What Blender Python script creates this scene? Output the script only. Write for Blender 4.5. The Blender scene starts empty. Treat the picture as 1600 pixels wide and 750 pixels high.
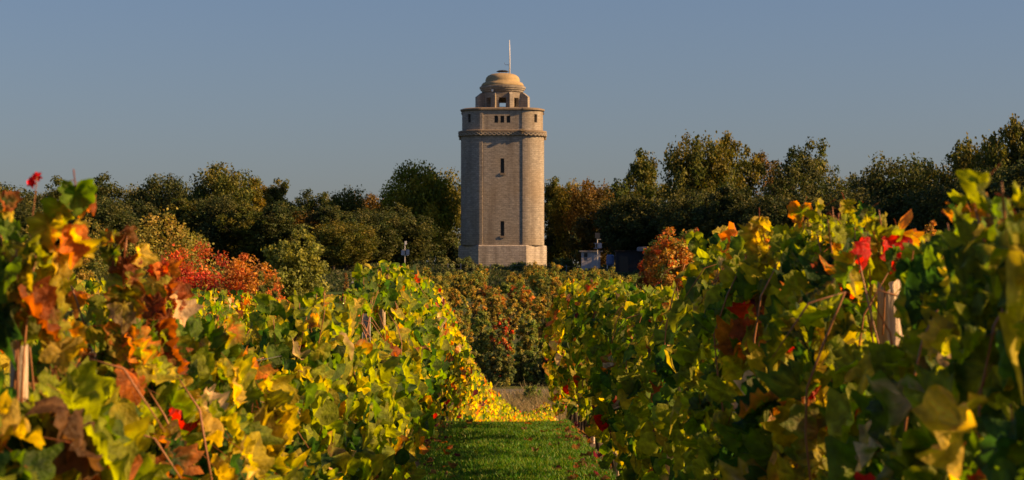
import bpy, bmesh, math, random
import numpy as np
from mathutils import Vector, Matrix, noise as mnoise

scene = bpy.context.scene
COL = scene.collection
rad = math.radians

# ------------------------------------------------------------------ camera, sky, sun, exposure
F = 3764.0                      # focal length in pixels of a 1600 px wide frame
EYE = 1.73
HOR = 484.0                     # image row (of 750) of eye level
cam_d = bpy.data.cameras.new('camera')
cam = bpy.data.objects.new('camera', cam_d)
COL.objects.link(cam)
cam.location = (0, 0, EYE)
cam.rotation_euler = (rad(90) + math.atan((HOR - 375.0) / F), 0, 0)
cam_d.sensor_width = 36.0
cam_d.lens = F / 1600.0 * 36.0
cam_d.clip_start = 0.2
cam_d.clip_end = 9000
cam_d.dof.use_dof = True
cam_d.dof.focus_distance = 26.0
cam_d.dof.aperture_fstop = 10.0
scene.camera = cam

SUN_AZ = 99.5                   # degrees clockwise from the view direction (+Y)
SUN_EL = 26.0
world = bpy.data.worlds.new('World')
scene.world = world
world.use_nodes = True
wn = world.node_tree
bg = wn.nodes['Background']
sky = wn.nodes.new('ShaderNodeTexSky')
sky.sky_type = 'NISHITA'
sky.sun_disc = False
sky.sun_elevation = rad(SUN_EL)
sky.sun_rotation = rad(SUN_AZ)
sky.altitude = 100
sky.air_density = 1.2
sky.dust_density = 1.3
sky.ozone_density = 4.5
wb = wn.nodes.new('ShaderNodeVectorMath'); wb.operation = 'MULTIPLY'; wb.inputs[1].default_value = (1.0, .935, 1.085)
wn.links.new(sky.outputs[0], wb.inputs[0]); wn.links.new(wb.outputs[0], bg.inputs[0])
bg.inputs[1].default_value = 0.043

sun_d = bpy.data.lights.new('sun', 'SUN')
sun_d.energy = 5.0
sun_d.angle = rad(0.5)
sun_d.color = (1.0, 0.59, 0.25)
sun = bpy.data.objects.new('sun', sun_d)
COL.objects.link(sun)
SD = Vector((math.cos(rad(SUN_EL)) * math.sin(rad(SUN_AZ)), math.cos(rad(SUN_EL)) * math.cos(rad(SUN_AZ)), math.sin(rad(SUN_EL))))
sun.rotation_euler = SD.to_track_quat('Z', 'Y').to_euler()
sun.location = (60, -40, 60)

scene.view_settings.view_transform = 'Standard'
scene.view_settings.look = 'None'
scene.view_settings.exposure = 0.9
scene.view_settings.gamma = 1.0
scene.view_settings.use_curve_mapping = False
scene.cycles.max_bounces = 7
scene.cycles.diffuse_bounces = 3
scene.cycles.glossy_bounces = 2
scene.cycles.transmission_bounces = 3
scene.cycles.transparent_max_bounces = 8

rng = np.random.default_rng(11)
random.seed(5)


def X(px, d): return (px - 800.0) / F * d
def Z(py, d): return EYE + (HOR - py) / F * d


# ------------------------------------------------------------------ terrain height and rows
TY = [-400, -50, 36, 43, 50, 62, 80, 90, 100, 110, 140, 180, 250, 300, 322, 345, 420, 800, 2000, 5000]
TZ = [0.0, 0, 0, -.35, -1.0, -2.2, -3.8, -3.9, -3.0, -2.1, -.8, .9, 4.0, 6.3, 7.2, 8.0, 9.5, 11, 10, 8]


def smooth01(t):
    t = np.clip(t, 0, 1)
    return t * t * (3 - 2 * t)


def H(x, y):
    x = np.asarray(x, float)
    y = np.asarray(y, float)
    sh = 7.0 * smooth01((x - 0.6) / 1.3) * smooth01((110 - y) / 40.0) * smooth01((y - 25) / 12.0)
    z = np.interp(y - sh, TY, TZ)
    # a little smoothing of the profile
    z = 0.5 * z + 0.25 * (np.interp(y - sh - 2.5, TY, TZ) + np.interp(y - sh + 2.5, TY, TZ))
    far = smooth01((y - 100) / 200.0)
    z = z + far * 0.35 * np.sin(x * 0.05 + 1.0) * np.cos(y * 0.03)
    return z


def Hs(x, y): return float(H(x, y))


def lane(y):
    y = np.asarray(y, float)
    a = np.where(y < 20, 0.0, -0.011 * (np.minimum(y, 36) - 20))
    return a + 0.00085 * np.clip(y - 36, 0, None) ** 2


# ------------------------------------------------------------------ object helpers
def tag(o, label=None, cat=None, group=None, kind=None):
    if label: o['label'] = label
    if cat: o['category'] = cat
    if group: o['group'] = group
    if kind: o['kind'] = kind
    return o


def empty(name, loc, rz=0.0):
    o = bpy.data.objects.new(name, None)
    o.empty_display_size = 0.2
    o.location = loc
    o.rotation_euler = (0, 0, rz)
    COL.objects.link(o)
    return o


def link(name, me, mat=None, parent=None, loc=None):
    o = bpy.data.objects.new(name, me)
    if mat is not None and len(me.materials) == 0:
        me.materials.append(mat)
    if parent is not None:
        o.parent = parent
    if loc is not None:
        o.location = loc
    COL.objects.link(o)
    return o


def npmesh(name, V, Fs, C=None, smooth=True, UV=None):
    """V (n,3); Fs list of int arrays (m,k); C (n,3) colours per vertex."""
    me = bpy.data.meshes.new(name)
    V = np.ascontiguousarray(V, dtype=np.float32)
    loops = np.concatenate([f.ravel() for f in Fs]).astype(np.int32)
    sizes = np.concatenate([np.full(len(f), f.shape[1]) for f in Fs]).astype(np.int32)
    starts = np.concatenate([[0], np.cumsum(sizes)[:-1]]).astype(np.int32)
    me.vertices.add(len(V))
    me.vertices.foreach_set('co', V.ravel())
    me.loops.add(len(loops))
    me.loops.foreach_set('vertex_index', loops)
    me.polygons.add(len(sizes))
    me.polygons.foreach_set('loop_start', starts)
    me.polygons.foreach_set('loop_total', sizes)
    me.polygons.foreach_set('use_smooth', np.full(len(sizes), bool(smooth)))
    if C is not None:
        a = me.color_attributes.new('tint', 'FLOAT_COLOR', 'POINT')
        cc = np.ones((len(V), 4), np.float32)
        cc[:, :3] = C
        a.data.foreach_set('color', cc.ravel())
    if UV is not None:
        u = me.uv_layers.new(name='UVMap')
        u.data.foreach_set('uv', np.ascontiguousarray(UV[loops], dtype=np.float32).ravel())
    me.update(calc_edges=True)
    me.validate()
    return me


class MB:
    """collects boxes, tubes and lathes for one mesh"""
    def __init__(s): s.V = []; s.Q = []; s.n = 0; s.T = []

    def _add(s, v, q=None, t=None):
        v = np.asarray(v, float)
        if q is not None and len(q): s.Q.append(np.asarray(q) + s.n)
        if t is not None and len(t): s.T.append(np.asarray(t) + s.n)
        s.V.append(v); s.n += len(v)
        return s

    def box(s, c, size, rz=0.0, taper=1.0):
        hx, hy, hz = [k / 2 for k in size]
        v = []
        for z, k in ((-hz, 1.0), (hz, taper)):
            for x, y in ((-hx, -hy), (hx, -hy), (hx, hy), (-hx, hy)):
                X_, Y_ = x * k, y * k
                v.append((c[0] + X_ * math.cos(rz) - Y_ * math.sin(rz), c[1] + X_ * math.sin(rz) + Y_ * math.cos(rz), c[2] + z))
        return s._add(v, [(3, 2, 1, 0), (4, 5, 6, 7), (0, 1, 5, 4), (1, 2, 6, 5), (2, 3, 7, 6), (3, 0, 4, 7)])

    def tube(s, pts, rads, n=6, jit=0.0):
        pts = [np.asarray(p, float) for p in pts]
        if not hasattr(rads, '__len__'): rads = [rads] * len(pts)
        v, q = [], []
        up = np.array([0.0, 0.31, 0.95])
        for i, p in enumerate(pts):
            a = pts[max(0, i - 1)]; b = pts[min(len(pts) - 1, i + 1)]
            t = b - a; t /= (np.linalg.norm(t) + 1e-9)
            u = np.cross(t, up)
            if np.linalg.norm(u) < 0.1: u = np.cross(t, [1.0, 0, 0])
            u /= np.linalg.norm(u); w = np.cross(t, u)
            for k in range(n):
                an = 2 * math.pi * k / n
                r = rads[i] * (1 + jit * (random.random() - .5))
                v.append(p + r * (math.cos(an) * u + math.sin(an) * w))
        for i in range(len(pts) - 1):
            for k in range(n):
                k2 = (k + 1) % n
                q.append((i * n + k, i * n + k2, (i + 1) * n + k2, (i + 1) * n + k))
        m = len(v)
        v.append(pts[0]); v.append(pts[-1])
        t = [(m, (k + 1) % n, k) for k in range(n)] + [(m + 1, (len(pts) - 1) * n + k, (len(pts) - 1) * n + (k + 1) % n) for k in range(n)]
        return s._add(v, q, t)

    def build(s, name, mat, parent=None, smooth=False, loc=None):
        V = np.concatenate(s.V)
        Fs = []
        if s.Q: Fs.append(np.concatenate([np.asarray(q).reshape(-1, 4) for q in s.Q]))
        if s.T: Fs.append(np.concatenate([np.asarray(q).reshape(-1, 3) for q in s.T]))
        me = npmesh(name, V, Fs, smooth=smooth)
        bm = bmesh.new(); bm.from_mesh(me)
        bmesh.ops.recalc_face_normals(bm, faces=bm.faces)
        bm.to_mesh(me); bm.free()
        return link(name, me, mat, parent, loc)


# ------------------------------------------------------------------ materials
def newmat(name):
    m = bpy.data.materials.new(name)
    m.use_nodes = True
    nt = m.node_tree
    for n in list(nt.nodes): nt.nodes.remove(n)
    out = nt.nodes.new('ShaderNodeOutputMaterial')
    return m, nt, out


def N(nt, t, **kw):
    n = nt.nodes.new(t)
    for k, v in kw.items():
        if k == 'ins':
            for a, b in v.items(): n.inputs[a].default_value = b
        else: setattr(n, k, v)
    return n


def mixcol(nt, f, a, b, blend='MIX'):
    m = nt.nodes.new('ShaderNodeMix'); m.data_type = 'RGBA'; m.blend_type = blend
    for sock, val in ((m.inputs[0], f), (m.inputs[6], a), (m.inputs[7], b)):
        if isinstance(val, bpy.types.NodeSocket): nt.links.new(val, sock)
        elif isinstance(val, (int, float)): sock.default_value = val
        else: sock.default_value = (*val, 1)
    return m.outputs[2]


def leaf_mat(name, trans=0.42, rough=0.5, mott=22.0, under=0.35, spec=0.35, objcol=False, bump=0.0, tval=1.5):
    m, nt, out = newmat(name)
    at = N(nt, 'ShaderNodeAttribute', attribute_name='tint')
    col = at.outputs['Color']
    if objcol:
        oi = N(nt, 'ShaderNodeObjectInfo')
        col = mixcol(nt, 1.0, col, oi.outputs['Color'], 'MULTIPLY')
    tc = N(nt, 'ShaderNodeTexCoord')
    no = N(nt, 'ShaderNodeTexNoise', ins={'Scale': mott, 'Detail': 3.0})
    nt.links.new(tc.outputs['Object'], no.inputs['Vector'])
    rp = N(nt, 'ShaderNodeMapRange', ins={'From Min': .3, 'From Max': .7, 'To Min': .62, 'To Max': 1.38})
    nt.links.new(no.outputs['Fac'], rp.inputs['Value'])
    cm = N(nt, 'ShaderNodeVectorMath', operation='SCALE')
    nt.links.new(col, cm.inputs[0]); nt.links.new(rp.outputs[0], cm.inputs['Scale'])
    base = cm.outputs[0]
    geo = N(nt, 'ShaderNodeNewGeometry')
    fm = N(nt, 'ShaderNodeMath', operation='MULTIPLY', ins={1: under})
    nt.links.new(geo.outputs['Backfacing'], fm.inputs[0])
    surf = mixcol(nt, fm.outputs[0], base, (0.36, 0.32, 0.14))
    p = N(nt, 'ShaderNodeBsdfPrincipled', ins={'Roughness': rough})
    p.inputs['Specular IOR Level'].default_value = spec
    nt.links.new(surf, p.inputs['Base Color'])
    if bump:
        nb = N(nt, 'ShaderNodeTexNoise', ins={'Scale': 70.0, 'Detail': 3.0, 'Roughness': .6})
        nt.links.new(tc.outputs['Object'], nb.inputs['Vector'])
        bp = N(nt, 'ShaderNodeBump', ins={'Strength': bump, 'Distance': .012})
        nt.links.new(nb.outputs['Fac'], bp.inputs['Height']); nt.links.new(bp.outputs[0], p.inputs['Normal'])
    tr = N(nt, 'ShaderNodeBsdfTranslucent')
    g = N(nt, 'ShaderNodeHueSaturation', ins={'Saturation': 1.12, 'Value': tval})
    nt.links.new(base, g.inputs['Color'])
    nt.links.new(g.outputs[0], tr.inputs['Color'])
    mx = N(nt, 'ShaderNodeMixShader', ins={0: trans})
    nt.links.new(p.outputs[0], mx.inputs[1]); nt.links.new(tr.outputs[0], mx.inputs[2])
    nt.links.new(mx.outputs[0], out.inputs[0])
    return m


def plain(name, col, rough=0.8, scale=8.0, var=0.25, metal=0.0, bump=0.0, stretch=(1, 1, 1), spec=0.4):
    m, nt, out = newmat(name)
    tc = N(nt, 'ShaderNodeTexCoord')
    mp = N(nt, 'ShaderNodeMapping'); mp.inputs['Scale'].default_value = stretch
    nt.links.new(tc.outputs['Object'], mp.inputs[0])
    no = N(nt, 'ShaderNodeTexNoise', ins={'Scale': scale, 'Detail': 5.0, 'Roughness': .65})
    nt.links.new(mp.outputs[0], no.inputs['Vector'])
    rp = N(nt, 'ShaderNodeMapRange', ins={'From Min': .25, 'From Max': .75, 'To Min': 1 - var, 'To Max': 1 + var})
    nt.links.new(no.outputs['Fac'], rp.inputs['Value'])
    cm = N(nt, 'ShaderNodeVectorMath', operation='SCALE'); cm.inputs[0].default_value = col
    nt.links.new(rp.outputs[0], cm.inputs['Scale'])
    p = N(nt, 'ShaderNodeBsdfPrincipled', ins={'Roughness': rough, 'Metallic': metal})
    p.inputs['Specular IOR Level'].default_value = spec
    nt.links.new(cm.outputs[0], p.inputs['Base Color'])
    if bump:
        b = N(nt, 'ShaderNodeBump', ins={'Strength': bump, 'Distance': .05})
        nt.links.new(no.outputs['Fac'], b.inputs['Height']); nt.links.new(b.outputs[0], p.inputs['Normal'])
    nt.links.new(p.outputs[0], out.inputs[0])
    return m


def stone_mat(name, c1, c2, mortar, bw=0.55, bh=0.26, stain=0.5, warm=(.30, .22, .12)):
    m, nt, out = newmat(name)
    uv = N(nt, 'ShaderNodeUVMap', uv_map='UVMap')
    nz = N(nt, 'ShaderNodeTexNoise', ins={'Scale': 1.2, 'Detail': 2.0})
    nt.links.new(uv.outputs[0], nz.inputs['Vector'])
    wob = N(nt, 'ShaderNodeVectorMath', operation='MULTIPLY_ADD')
    wob.inputs[1].default_value = (.10, .10, 0)
    nt.links.new(nz.outputs['Color'], wob.inputs[0]); nt.links.new(uv.outputs[0], wob.inputs[2])
    br = N(nt, 'ShaderNodeTexBrick', offset=0.5, squash=1.0,
           ins={'Scale': 1.0, 'Mortar Size': .03, 'Mortar Smooth': .3, 'Bias': -.1, 'Brick Width': bw, 'Row Height': bh})
    br.inputs['Color1'].default_value = (*c1, 1); br.inputs['Color2'].default_value = (*c2, 1); br.inputs['Mortar'].default_value = (*mortar, 1)
    nt.links.new(wob.outputs[0], br.inputs['Vector'])
    # uneven single stones
    mp = N(nt, 'ShaderNodeMapping'); mp.inputs['Scale'].default_value = (1.6, 4.2, 1)
    nt.links.new(uv.outputs[0], mp.inputs[0])
    vo = N(nt, 'ShaderNodeTexNoise', ins={'Scale': 1.0, 'Detail': 4.0, 'Roughness': .8})
    nt.links.new(mp.outputs[0], vo.inputs['Vector'])
    r1 = N(nt, 'ShaderNodeMapRange', ins={'From Min': .3, 'From Max': .7, 'To Min': .62, 'To Max': 1.35})
    nt.links.new(vo.outputs['Fac'], r1.inputs['Value'])
    sc = N(nt, 'ShaderNodeVectorMath', operation='SCALE')
    nt.links.new(br.outputs['Color'], sc.inputs[0]); nt.links.new(r1.outputs[0], sc.inputs['Scale'])
    # rain streaks: dark, long down the wall
    mp2 = N(nt, 'ShaderNodeMapping'); mp2.inputs['Scale'].default_value = (.55, .05, 1)
    nt.links.new(uv.outputs[0], mp2.inputs[0])
    st = N(nt, 'ShaderNodeTexNoise', ins={'Scale': 1.3, 'Detail': 3.0})
    nt.links.new(mp2.outputs[0], st.inputs['Vector'])
    r2 = N(nt, 'ShaderNodeMapRange', ins={'From Min': .50, 'From Max': .64, 'To Min': 0.0, 'To Max': stain})
    nt.links.new(st.outputs['Fac'], r2.inputs['Value'])
    dirt = mixcol(nt, r2.outputs[0], sc.outputs[0], (.12, .10, .085))
    w = N(nt, 'ShaderNodeTexNoise', ins={'Scale': .22, 'Detail': 2.0})
    nt.links.new(uv.outputs[0], w.inputs['Vector'])
    r3 = N(nt, 'ShaderNodeMapRange', ins={'From Min': .4, 'From Max': .7, 'To Min': 0.0, 'To Max': .35})
    nt.links.new(w.outputs['Fac'], r3.inputs['Value'])
    fin = mixcol(nt, r3.outputs[0], dirt, warm)
    p = N(nt, 'ShaderNodeBsdfPrincipled', ins={'Roughness': .9})
    p.inputs['Specular IOR Level'].default_value = .2
    nt.links.new(fin, p.inputs['Base Color'])
    b = N(nt, 'ShaderNodeBump', ins={'Strength': .55, 'Distance': .06})
    nt.links.new(vo.outputs['Fac'], b.inputs['Height']); nt.links.new(b.outputs[0], p.inputs['Normal'])
    nt.links.new(p.outputs[0], out.inputs[0])
    return m


M = {}
M['vine_leaf'] = leaf_mat('vine_leaf', trans=.56, rough=.55, mott=34, under=.22, spec=.28, bump=.8, tval=1.8)
M['tree_leaf'] = leaf_mat('tree_leaf', trans=.28, rough=.6, mott=.8, under=.0, spec=.25, objcol=True)
M['shrub_leaf'] = leaf_mat('shrub_leaf', trans=.34, rough=.6, mott=1.2, under=.0, spec=.25, objcol=True)
M['grass'] = leaf_mat('grass_blade', trans=.35, rough=.5, mott=6, under=.0, spec=.3)
M['bark'] = plain('bark', (.07, .05, .035), .95, 22, .5, bump=.8, stretch=(1, 1, .25))
M['tree_bark'] = plain('tree_bark', (.05, .042, .034), .95, 3, .4, stretch=(1, 1, .3))
M['cane'] = plain('cane', (.30, .13, .05), .55, 30, .35)
M['post_wood'] = plain('post_wood', (.48, .38, .27), .9, 26, .6, bump=.9, stretch=(1, 1, .07))
M['steel'] = plain('galvanised_steel', (.20, .22, .26), .45, 14, .25, metal=.6)
M['steel_edge'] = plain('steel_edge', (.62, .60, .56), .5, 14, .15, metal=.2)
M['wire'] = plain('wire', (.32, .32, .32), .4, 10, .1, metal=.8)
M['stone'] = stone_mat('tower_stone', (.35, .32, .272), (.272, .248, .212), (.232, .212, .182))
M['plinth'] = stone_mat('plinth_stone', (.50, .46, .41), (.38, .35, .32), (.28, .26, .24), bw=.7, bh=.3, warm=(.34, .30, .26))
M['dome'] = plain('dome_stone', (.36, .27, .14), .9, 1.6, .3, bump=.4)
M['coping'] = plain('coping_stone', (.22, .175, .125), .95, 1.8, .35, bump=.4)
M['dark_stone'] = plain('lattice_ground', (.10, .08, .06), .95, 3, .3)
M['pane'] = plain('window_dark', (.012, .012, .014), .3, 3, .2)
M['white'] = plain('white_paint', (.75, .75, .73), .5, 3, .08)
M['shed'] = plain('shed_board', (.42, .40, .41), .7, 1.2, .35, stretch=(1, 1, .4))
M['roof_grey'] = plain('roof_grey', (.27, .26, .27), .8, 2, .2)
M['blue'] = plain('blue_paint', (.07, .12, .26), .5, 3, .3)
M['dark_paint'] = plain('dark_paint', (.03, .035, .045), .6, 3, .3)
M['dark_wall'] = plain('dark_wall', (.035, .033, .035), .9, 2, .3)
M['soil'] = plain('soil', (.10, .07, .045), .98, 7, .45, bump=.9)
M['path'] = plain('path_gravel', (.105, .095, .08), .95, 6, .2, bump=.5)


def ground_mat():
    m, nt, out = newmat('ground')
    tc = N(nt, 'ShaderNodeTexCoord')
    n1 = N(nt, 'ShaderNodeTexNoise', ins={'Scale': .06, 'Detail': 5.0, 'Roughness': .6})
    n2 = N(nt, 'ShaderNodeTexNoise', ins={'Scale': 3.0, 'Detail': 6.0, 'Roughness': .75})
    n3 = N(nt, 'ShaderNodeTexNoise', ins={'Scale': 40.0, 'Detail': 3.0, 'Roughness': .7})
    for n in (n1, n2, n3): nt.links.new(tc.outputs['Object'], n.inputs['Vector'])
    r1 = N(nt, 'ShaderNodeMapRange', ins={'From Min': .45, 'From Max': .62})
    nt.links.new(n1.outputs['Fac'], r1.inputs['Value'])
    a = mixcol(nt, n2.outputs['Fac'], (.03, .065, .008), (.07, .11, .018))
    b = mixcol(nt, n2.outputs['Fac'], (.05, .06, .02), (.11, .10, .04))
    c = mixcol(nt, r1.outputs[0], a, b)
    r3 = N(nt, 'ShaderNodeMapRange', ins={'From Min': .3, 'From Max': .7, 'To Min': .55, 'To Max': 1.4})
    nt.links.new(n3.outputs['Fac'], r3.inputs['Value'])
    sc = N(nt, 'ShaderNodeVectorMath', operation='SCALE')
    nt.links.new(c, sc.inputs[0]); nt.links.new(r3.outputs[0], sc.inputs['Scale'])
    p = N(nt, 'ShaderNodeBsdfPrincipled', ins={'Roughness': .95})
    p.inputs['Specular IOR Level'].default_value = .15
    nt.links.new(sc.outputs[0], p.inputs['Base Color'])
    bp = N(nt, 'ShaderNodeBump', ins={'Strength': .8, 'Distance': .05})
    nt.links.new(n2.outputs['Fac'], bp.inputs['Height']); nt.links.new(bp.outputs[0], p.inputs['Normal'])
    nt.links.new(p.outputs[0], out.inputs[0])
    return m


M['ground'] = ground_mat()


# ------------------------------------------------------------------ ground sheets
def sheet(name, xs_fn, ys, dz, mat, nx=60):
    ys = np.asarray(ys, float)
    V = []
    for y in ys:
        xs = xs_fn(y)
        V.append(np.stack([xs, np.full(len(xs), y), H(xs, y) + dz], 1))
    nx = len(V[0]); V = np.concatenate(V)
    i = np.arange(len(ys) - 1)[:, None] * nx + np.arange(nx - 1)[None, :]
    i = i.ravel()
    Q = np.stack([i, i + 1, i + nx + 1, i + nx], 1)
    o = link(name, npmesh(name, V, [Q], smooth=True), mat)
    return o


g_xs = np.concatenate([np.linspace(-2500, -120, 14), np.linspace(-100, -12, 26), np.linspace(-10, 10, 61), np.linspace(12, 100, 26), np.linspace(120, 2500, 14)])
g_ys = np.concatenate([np.linspace(-400, -10, 10), np.linspace(-5, 130, 271), np.linspace(132, 460, 120), np.linspace(480, 5000, 22)])
tag(sheet('ground', lambda y: g_xs, g_ys, 0.0, M['ground']), 'green and brown ground falling into a dip and rising to the tower', kind='structure')
tag(sheet('path', lambda y: np.linspace(-45, 60, 120), np.linspace(107.5, 112.5, 9), 0.03, M['path']), 'grey gravel path crossing beyond the end of the lane', kind='structure')


ROWS = {  # name: (offset from lane centre, first distance, last distance)
    'left': (-1.15, 3.4, 92.0),
    'right': (1.15, 3.4, 46.5),
    'second_left': (-3.65, 9.0, 84.0),
    'third_left': (-6.1, 16.0, 70.0),
    'fourth_left': (-8.6, 24.0, 62.0),
}
for rn, (off, y0, y1) in ROWS.items():
    tag(sheet('soil', lambda y, off=off: float(lane(y)) + off + np.linspace(-.28, .28, 7), np.arange(-1, y1 + 1, .4), 0.014, M['soil']),
        'bare brown earth strip under the vines', kind='structure')

# ------------------------------------------------------------------ vine leaf templates
def leaf_template(nang, radii, seed, rough=1.0, cup=None):
    """a five lobed toothed leaf about 1 unit wide, stalk at the origin, tip towards +Y"""
    r_ = np.random.default_rng(seed)
    th = np.linspace(-math.pi, math.pi, nang, endpoint=False)
    lob = 0.0
    for c, w, a in ((0, .42, .26), (.98, .40, .20), (-.98, .40, .20), (1.95, .42, .17), (-1.95, .42, .17)):
        d = np.angle(np.exp(1j * (th - c)))
        lob = lob + a * np.exp(-(d / w) ** 2)
    R = 0.43 + .66 * lob - 0.22 * np.exp(-((np.abs(th) - math.pi) / .30) ** 2)
    R = R * (1 + .05 * r_.standard_normal(nang) * rough)
    if nang >= 20: R = R * (1 + .06 * np.where(np.arange(nang) % 2 == 0, 1, -1)) if nang < 25 else R * (1 + .075 * ((np.arange(nang) % 3) - 1))
    V = [np.array([[0, .18, 0]])]
    rr = [np.array([0.0])]
    for k in radii:
        V.append(np.stack([np.sin(th) * R * k, .18 + np.cos(th) * R * k, np.zeros(nang)], 1))
        rr.append(np.full(nang, k))
    V = np.concatenate(V); rr = np.concatenate(rr)
    x, y = V[:, 0], V[:, 1] - .0
    fold = r_.uniform(-.35, .85); cupk = r_.uniform(-.9, .9) if cup is None else cup
    droop = r_.uniform(.0, 1.5); tw = r_.uniform(-1.1, 1.1)
    ang = np.arctan2(x, y - .18)
    z = fold * np.abs(x) + cupk * (x ** 2 + (y - .18) ** 2) - droop * np.clip(y, 0, 1) ** 2 + tw * x * y
    z += (.09 * rr * np.sin(5 * ang + r_.uniform(0, 6)) + .05 * rr ** 2 * np.sin(9 * ang + r_.uniform(0, 6))) + .055 * rr * r_.standard_normal(len(x)) * rough
    curl = r_.uniform(-.45, .45); z += curl * rr ** 4 * (.6 + .4 * np.sin(ang * 2 + seed))
    if nang > 25: z += .035 * np.cos(10 * ang * .5 * 1.25) * np.sin(rr * 11) + .02 * r_.standard_normal(len(x))
    V = V.copy(); V[:, 2] = z
    Fs = []
    i = np.arange(nang); j = (i + 1) % nang
    tri = np.stack([np.zeros(nang, int), 1 + j, 1 + i], 1)
    quads = []
    for k in range(len(radii) - 1):
        a = 1 + k * nang
        quads.append(np.stack([a + i, a + j, a + nang + j, a + nang + i], 1))
    # veins: colour weight
    vein = np.exp(-(np.min(np.abs(np.angle(np.exp(1j * (ang[:, None] - np.array([0, .98, -.98, 1.95, -1.95])[None])))), 1) / .16) ** 2)
    return V, tri, (np.concatenate(quads) if quads else None), rr, vein


LOD = []
LOD.append([leaf_template(33, (.22, .48, .72, .9, 1.0), s) for s in range(10)])
LOD.append([leaf_template(15, (.55, 1.0), 20 + s) for s in range(8)])
LOD.append([leaf_template(9, (1.0,), 40 + s) for s in range(8)])
LOD.append([leaf_template(6, (1.0,), 60 + s) for s in range(6)])

PAL = {
    'deep': (.035, .085, .012), 'green': (.075, .14, .012), 'lime': (.20, .25, .018), 'gold': (.40, .33, .022),
    'yellow': (.52, .40, .05), 'orange': (.50, .17, .02), 'rust': (.30, .08, .02), 'red': (.42, .025, .015),
    'wine': (.11, .018, .025), 'brown': (.16, .08, .03), 'pale': (.48, .36, .16),
}
PAL = {
    'deep': (.028, .070, .012), 'green': (.095, .165, .012), 'lime': (.215, .25, .014), 'gold': (.36, .30, .018),
    'yellow': (.46, .34, .05), 'orange': (.48, .16, .02), 'rust': (.26, .08, .02), 'red': (.42, .025, .015),
    'wine': (.09, .018, .028), 'brown': (.15, .08, .03), 'pale': (.50, .36, .19),
}
PK = list(PAL); PC = np.array([PAL[k] for k in PK])


def frames(n, t):
    """rotation matrices whose columns are side, tip, normal"""
    n = n / np.linalg.norm(n, axis=1, keepdims=True)
    t = t - (t * n).sum(1, keepdims=True) * n
    t = t / (np.linalg.norm(t, axis=1, keepdims=True) + 1e-9)
    s = np.cross(t, n)
    return np.stack([s, t, n], 2)


def leaves_geo(P, R, S, Cc, Ce, lod, r_):
    """P points, R frames, S sizes, Cc centre colours, Ce edge colours"""
    Vs, Fts, Fqs, Cs = [], [], [], []
    n0 = 0
    tv = r_.integers(0, len(LOD[lod]), len(P))
    for k, (T, tri, quad, rr, vein) in enumerate(LOD[lod]):
        m = np.where(tv == k)[0]
        if not len(m): continue
        V = np.einsum('nij,vj->nvi', R[m], T) * S[m][:, None, None] + P[m][:, None, :]
        w = np.clip(rr[None, :, None] ** 1.6 + .25 * r_.standard_normal((len(m), len(rr), 1)) * (rr[None, :, None] > 0), 0, 1)
        C = Cc[m][:, None, :] * (1 - w) + Ce[m][:, None, :] * w
        C = C * (.92 + .55 * vein[None, :, None])
        nv = len(T)
        offs = (np.arange(len(m)) * nv + n0)[:, None, None]
        Fts.append((tri[None] + offs).reshape(-1, 3))
        if quad is not None: Fqs.append((quad[None] + offs).reshape(-1, 4))
        Vs.append(V.reshape(-1, 3)); Cs.append(C.reshape(-1, 3))
        n0 += len(m) * nv
    return np.concatenate(Vs), Fts + Fqs, np.concatenate(Cs)


# ------------------------------------------------------------------ vine rows
TOP = {
    'left': ([3, 5.3, 5.7, 6.2, 6.9, 7.6, 8.6, 9.3, 10.9, 11.8, 12.6, 14, 17, 19, 20, 22, 26, 30, 36, 40, 60, 95],
             [1.45, 1.52, 1.68, 1.44, 1.60, 1.62, 1.60, 1.22, 1.20, 1.50, 1.68, 1.70, 1.70, 1.78, 1.92, 2.04, 2.06, 2.03, 2.05, 2.05, 1.95, 1.9]),
    'right': ([3, 4.6, 5.6, 6.3, 7.2, 8.4, 10, 11.5, 12.6, 13.3, 14.2, 19, 25, 30, 36, 44, 50],
              [1.75, 1.88, 1.84, 1.76, 1.86, 1.96, 1.98, 1.98, 2.02, 2.00, 1.72, 1.76, 1.90, 1.97, 2.05, 2.12, 2.12]),
}
# places where the photograph shows a post through a hole in the leaves: (row, x centre, y, half width, z bottom, z top)
def gap_mask(P, gaps):
    """leaves that would hide or shade the bared post: drop those before it and sunward of it"""
    keep = np.ones(len(P), bool)
    for (px0, px1, py0, py1, dmax) in gaps:
        px = 800 + P[:, 0] / P[:, 1] * F
        py = HOR - (P[:, 2] - EYE) / P[:, 1] * F
        mg = .064 * F / P[:, 1]
        keep &= ~((px > px0 - mg) & (px < px1 + mg) & (py > py0 - mg * .6) & (py < py1 + mg * .6) & (P[:, 1] < dmax))
    for (px, d, z0, z1, r0) in (((1386, 8.0, 1.55, 1.85, .13), (31, 6.0, 1.45, 1.66, .12), (572, 19.0, 1.45, 1.70, .12), (598, 21.5, 1.5, 1.8, .12))):  # foliage opened towards the sun so that its light reaches the posts
        A = np.array([X(px, d), d]); sd = np.array([SD.x, SD.y]); sd = sd / np.linalg.norm(sd); tl = SD.z / math.hypot(SD.x, SD.y)
        q = P[:, :2] - A; t = q @ sd
        lat = np.abs(q @ np.array([-sd[1], sd[0]]))
        zz = P[:, 2] - t * tl
        keep &= ~((t > 0) & (t < 1.2) & (lat < r0) & (zz > z0 - .1) & (zz < z1 + .1))
    return keep


GAPS = [(1372, 1400, 436, 520, 8.05), (24, 38, 530, 612, 6.05), (563, 582, 489, 530, 19.05), (591, 605, 476, 508, 21.55)]


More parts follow.
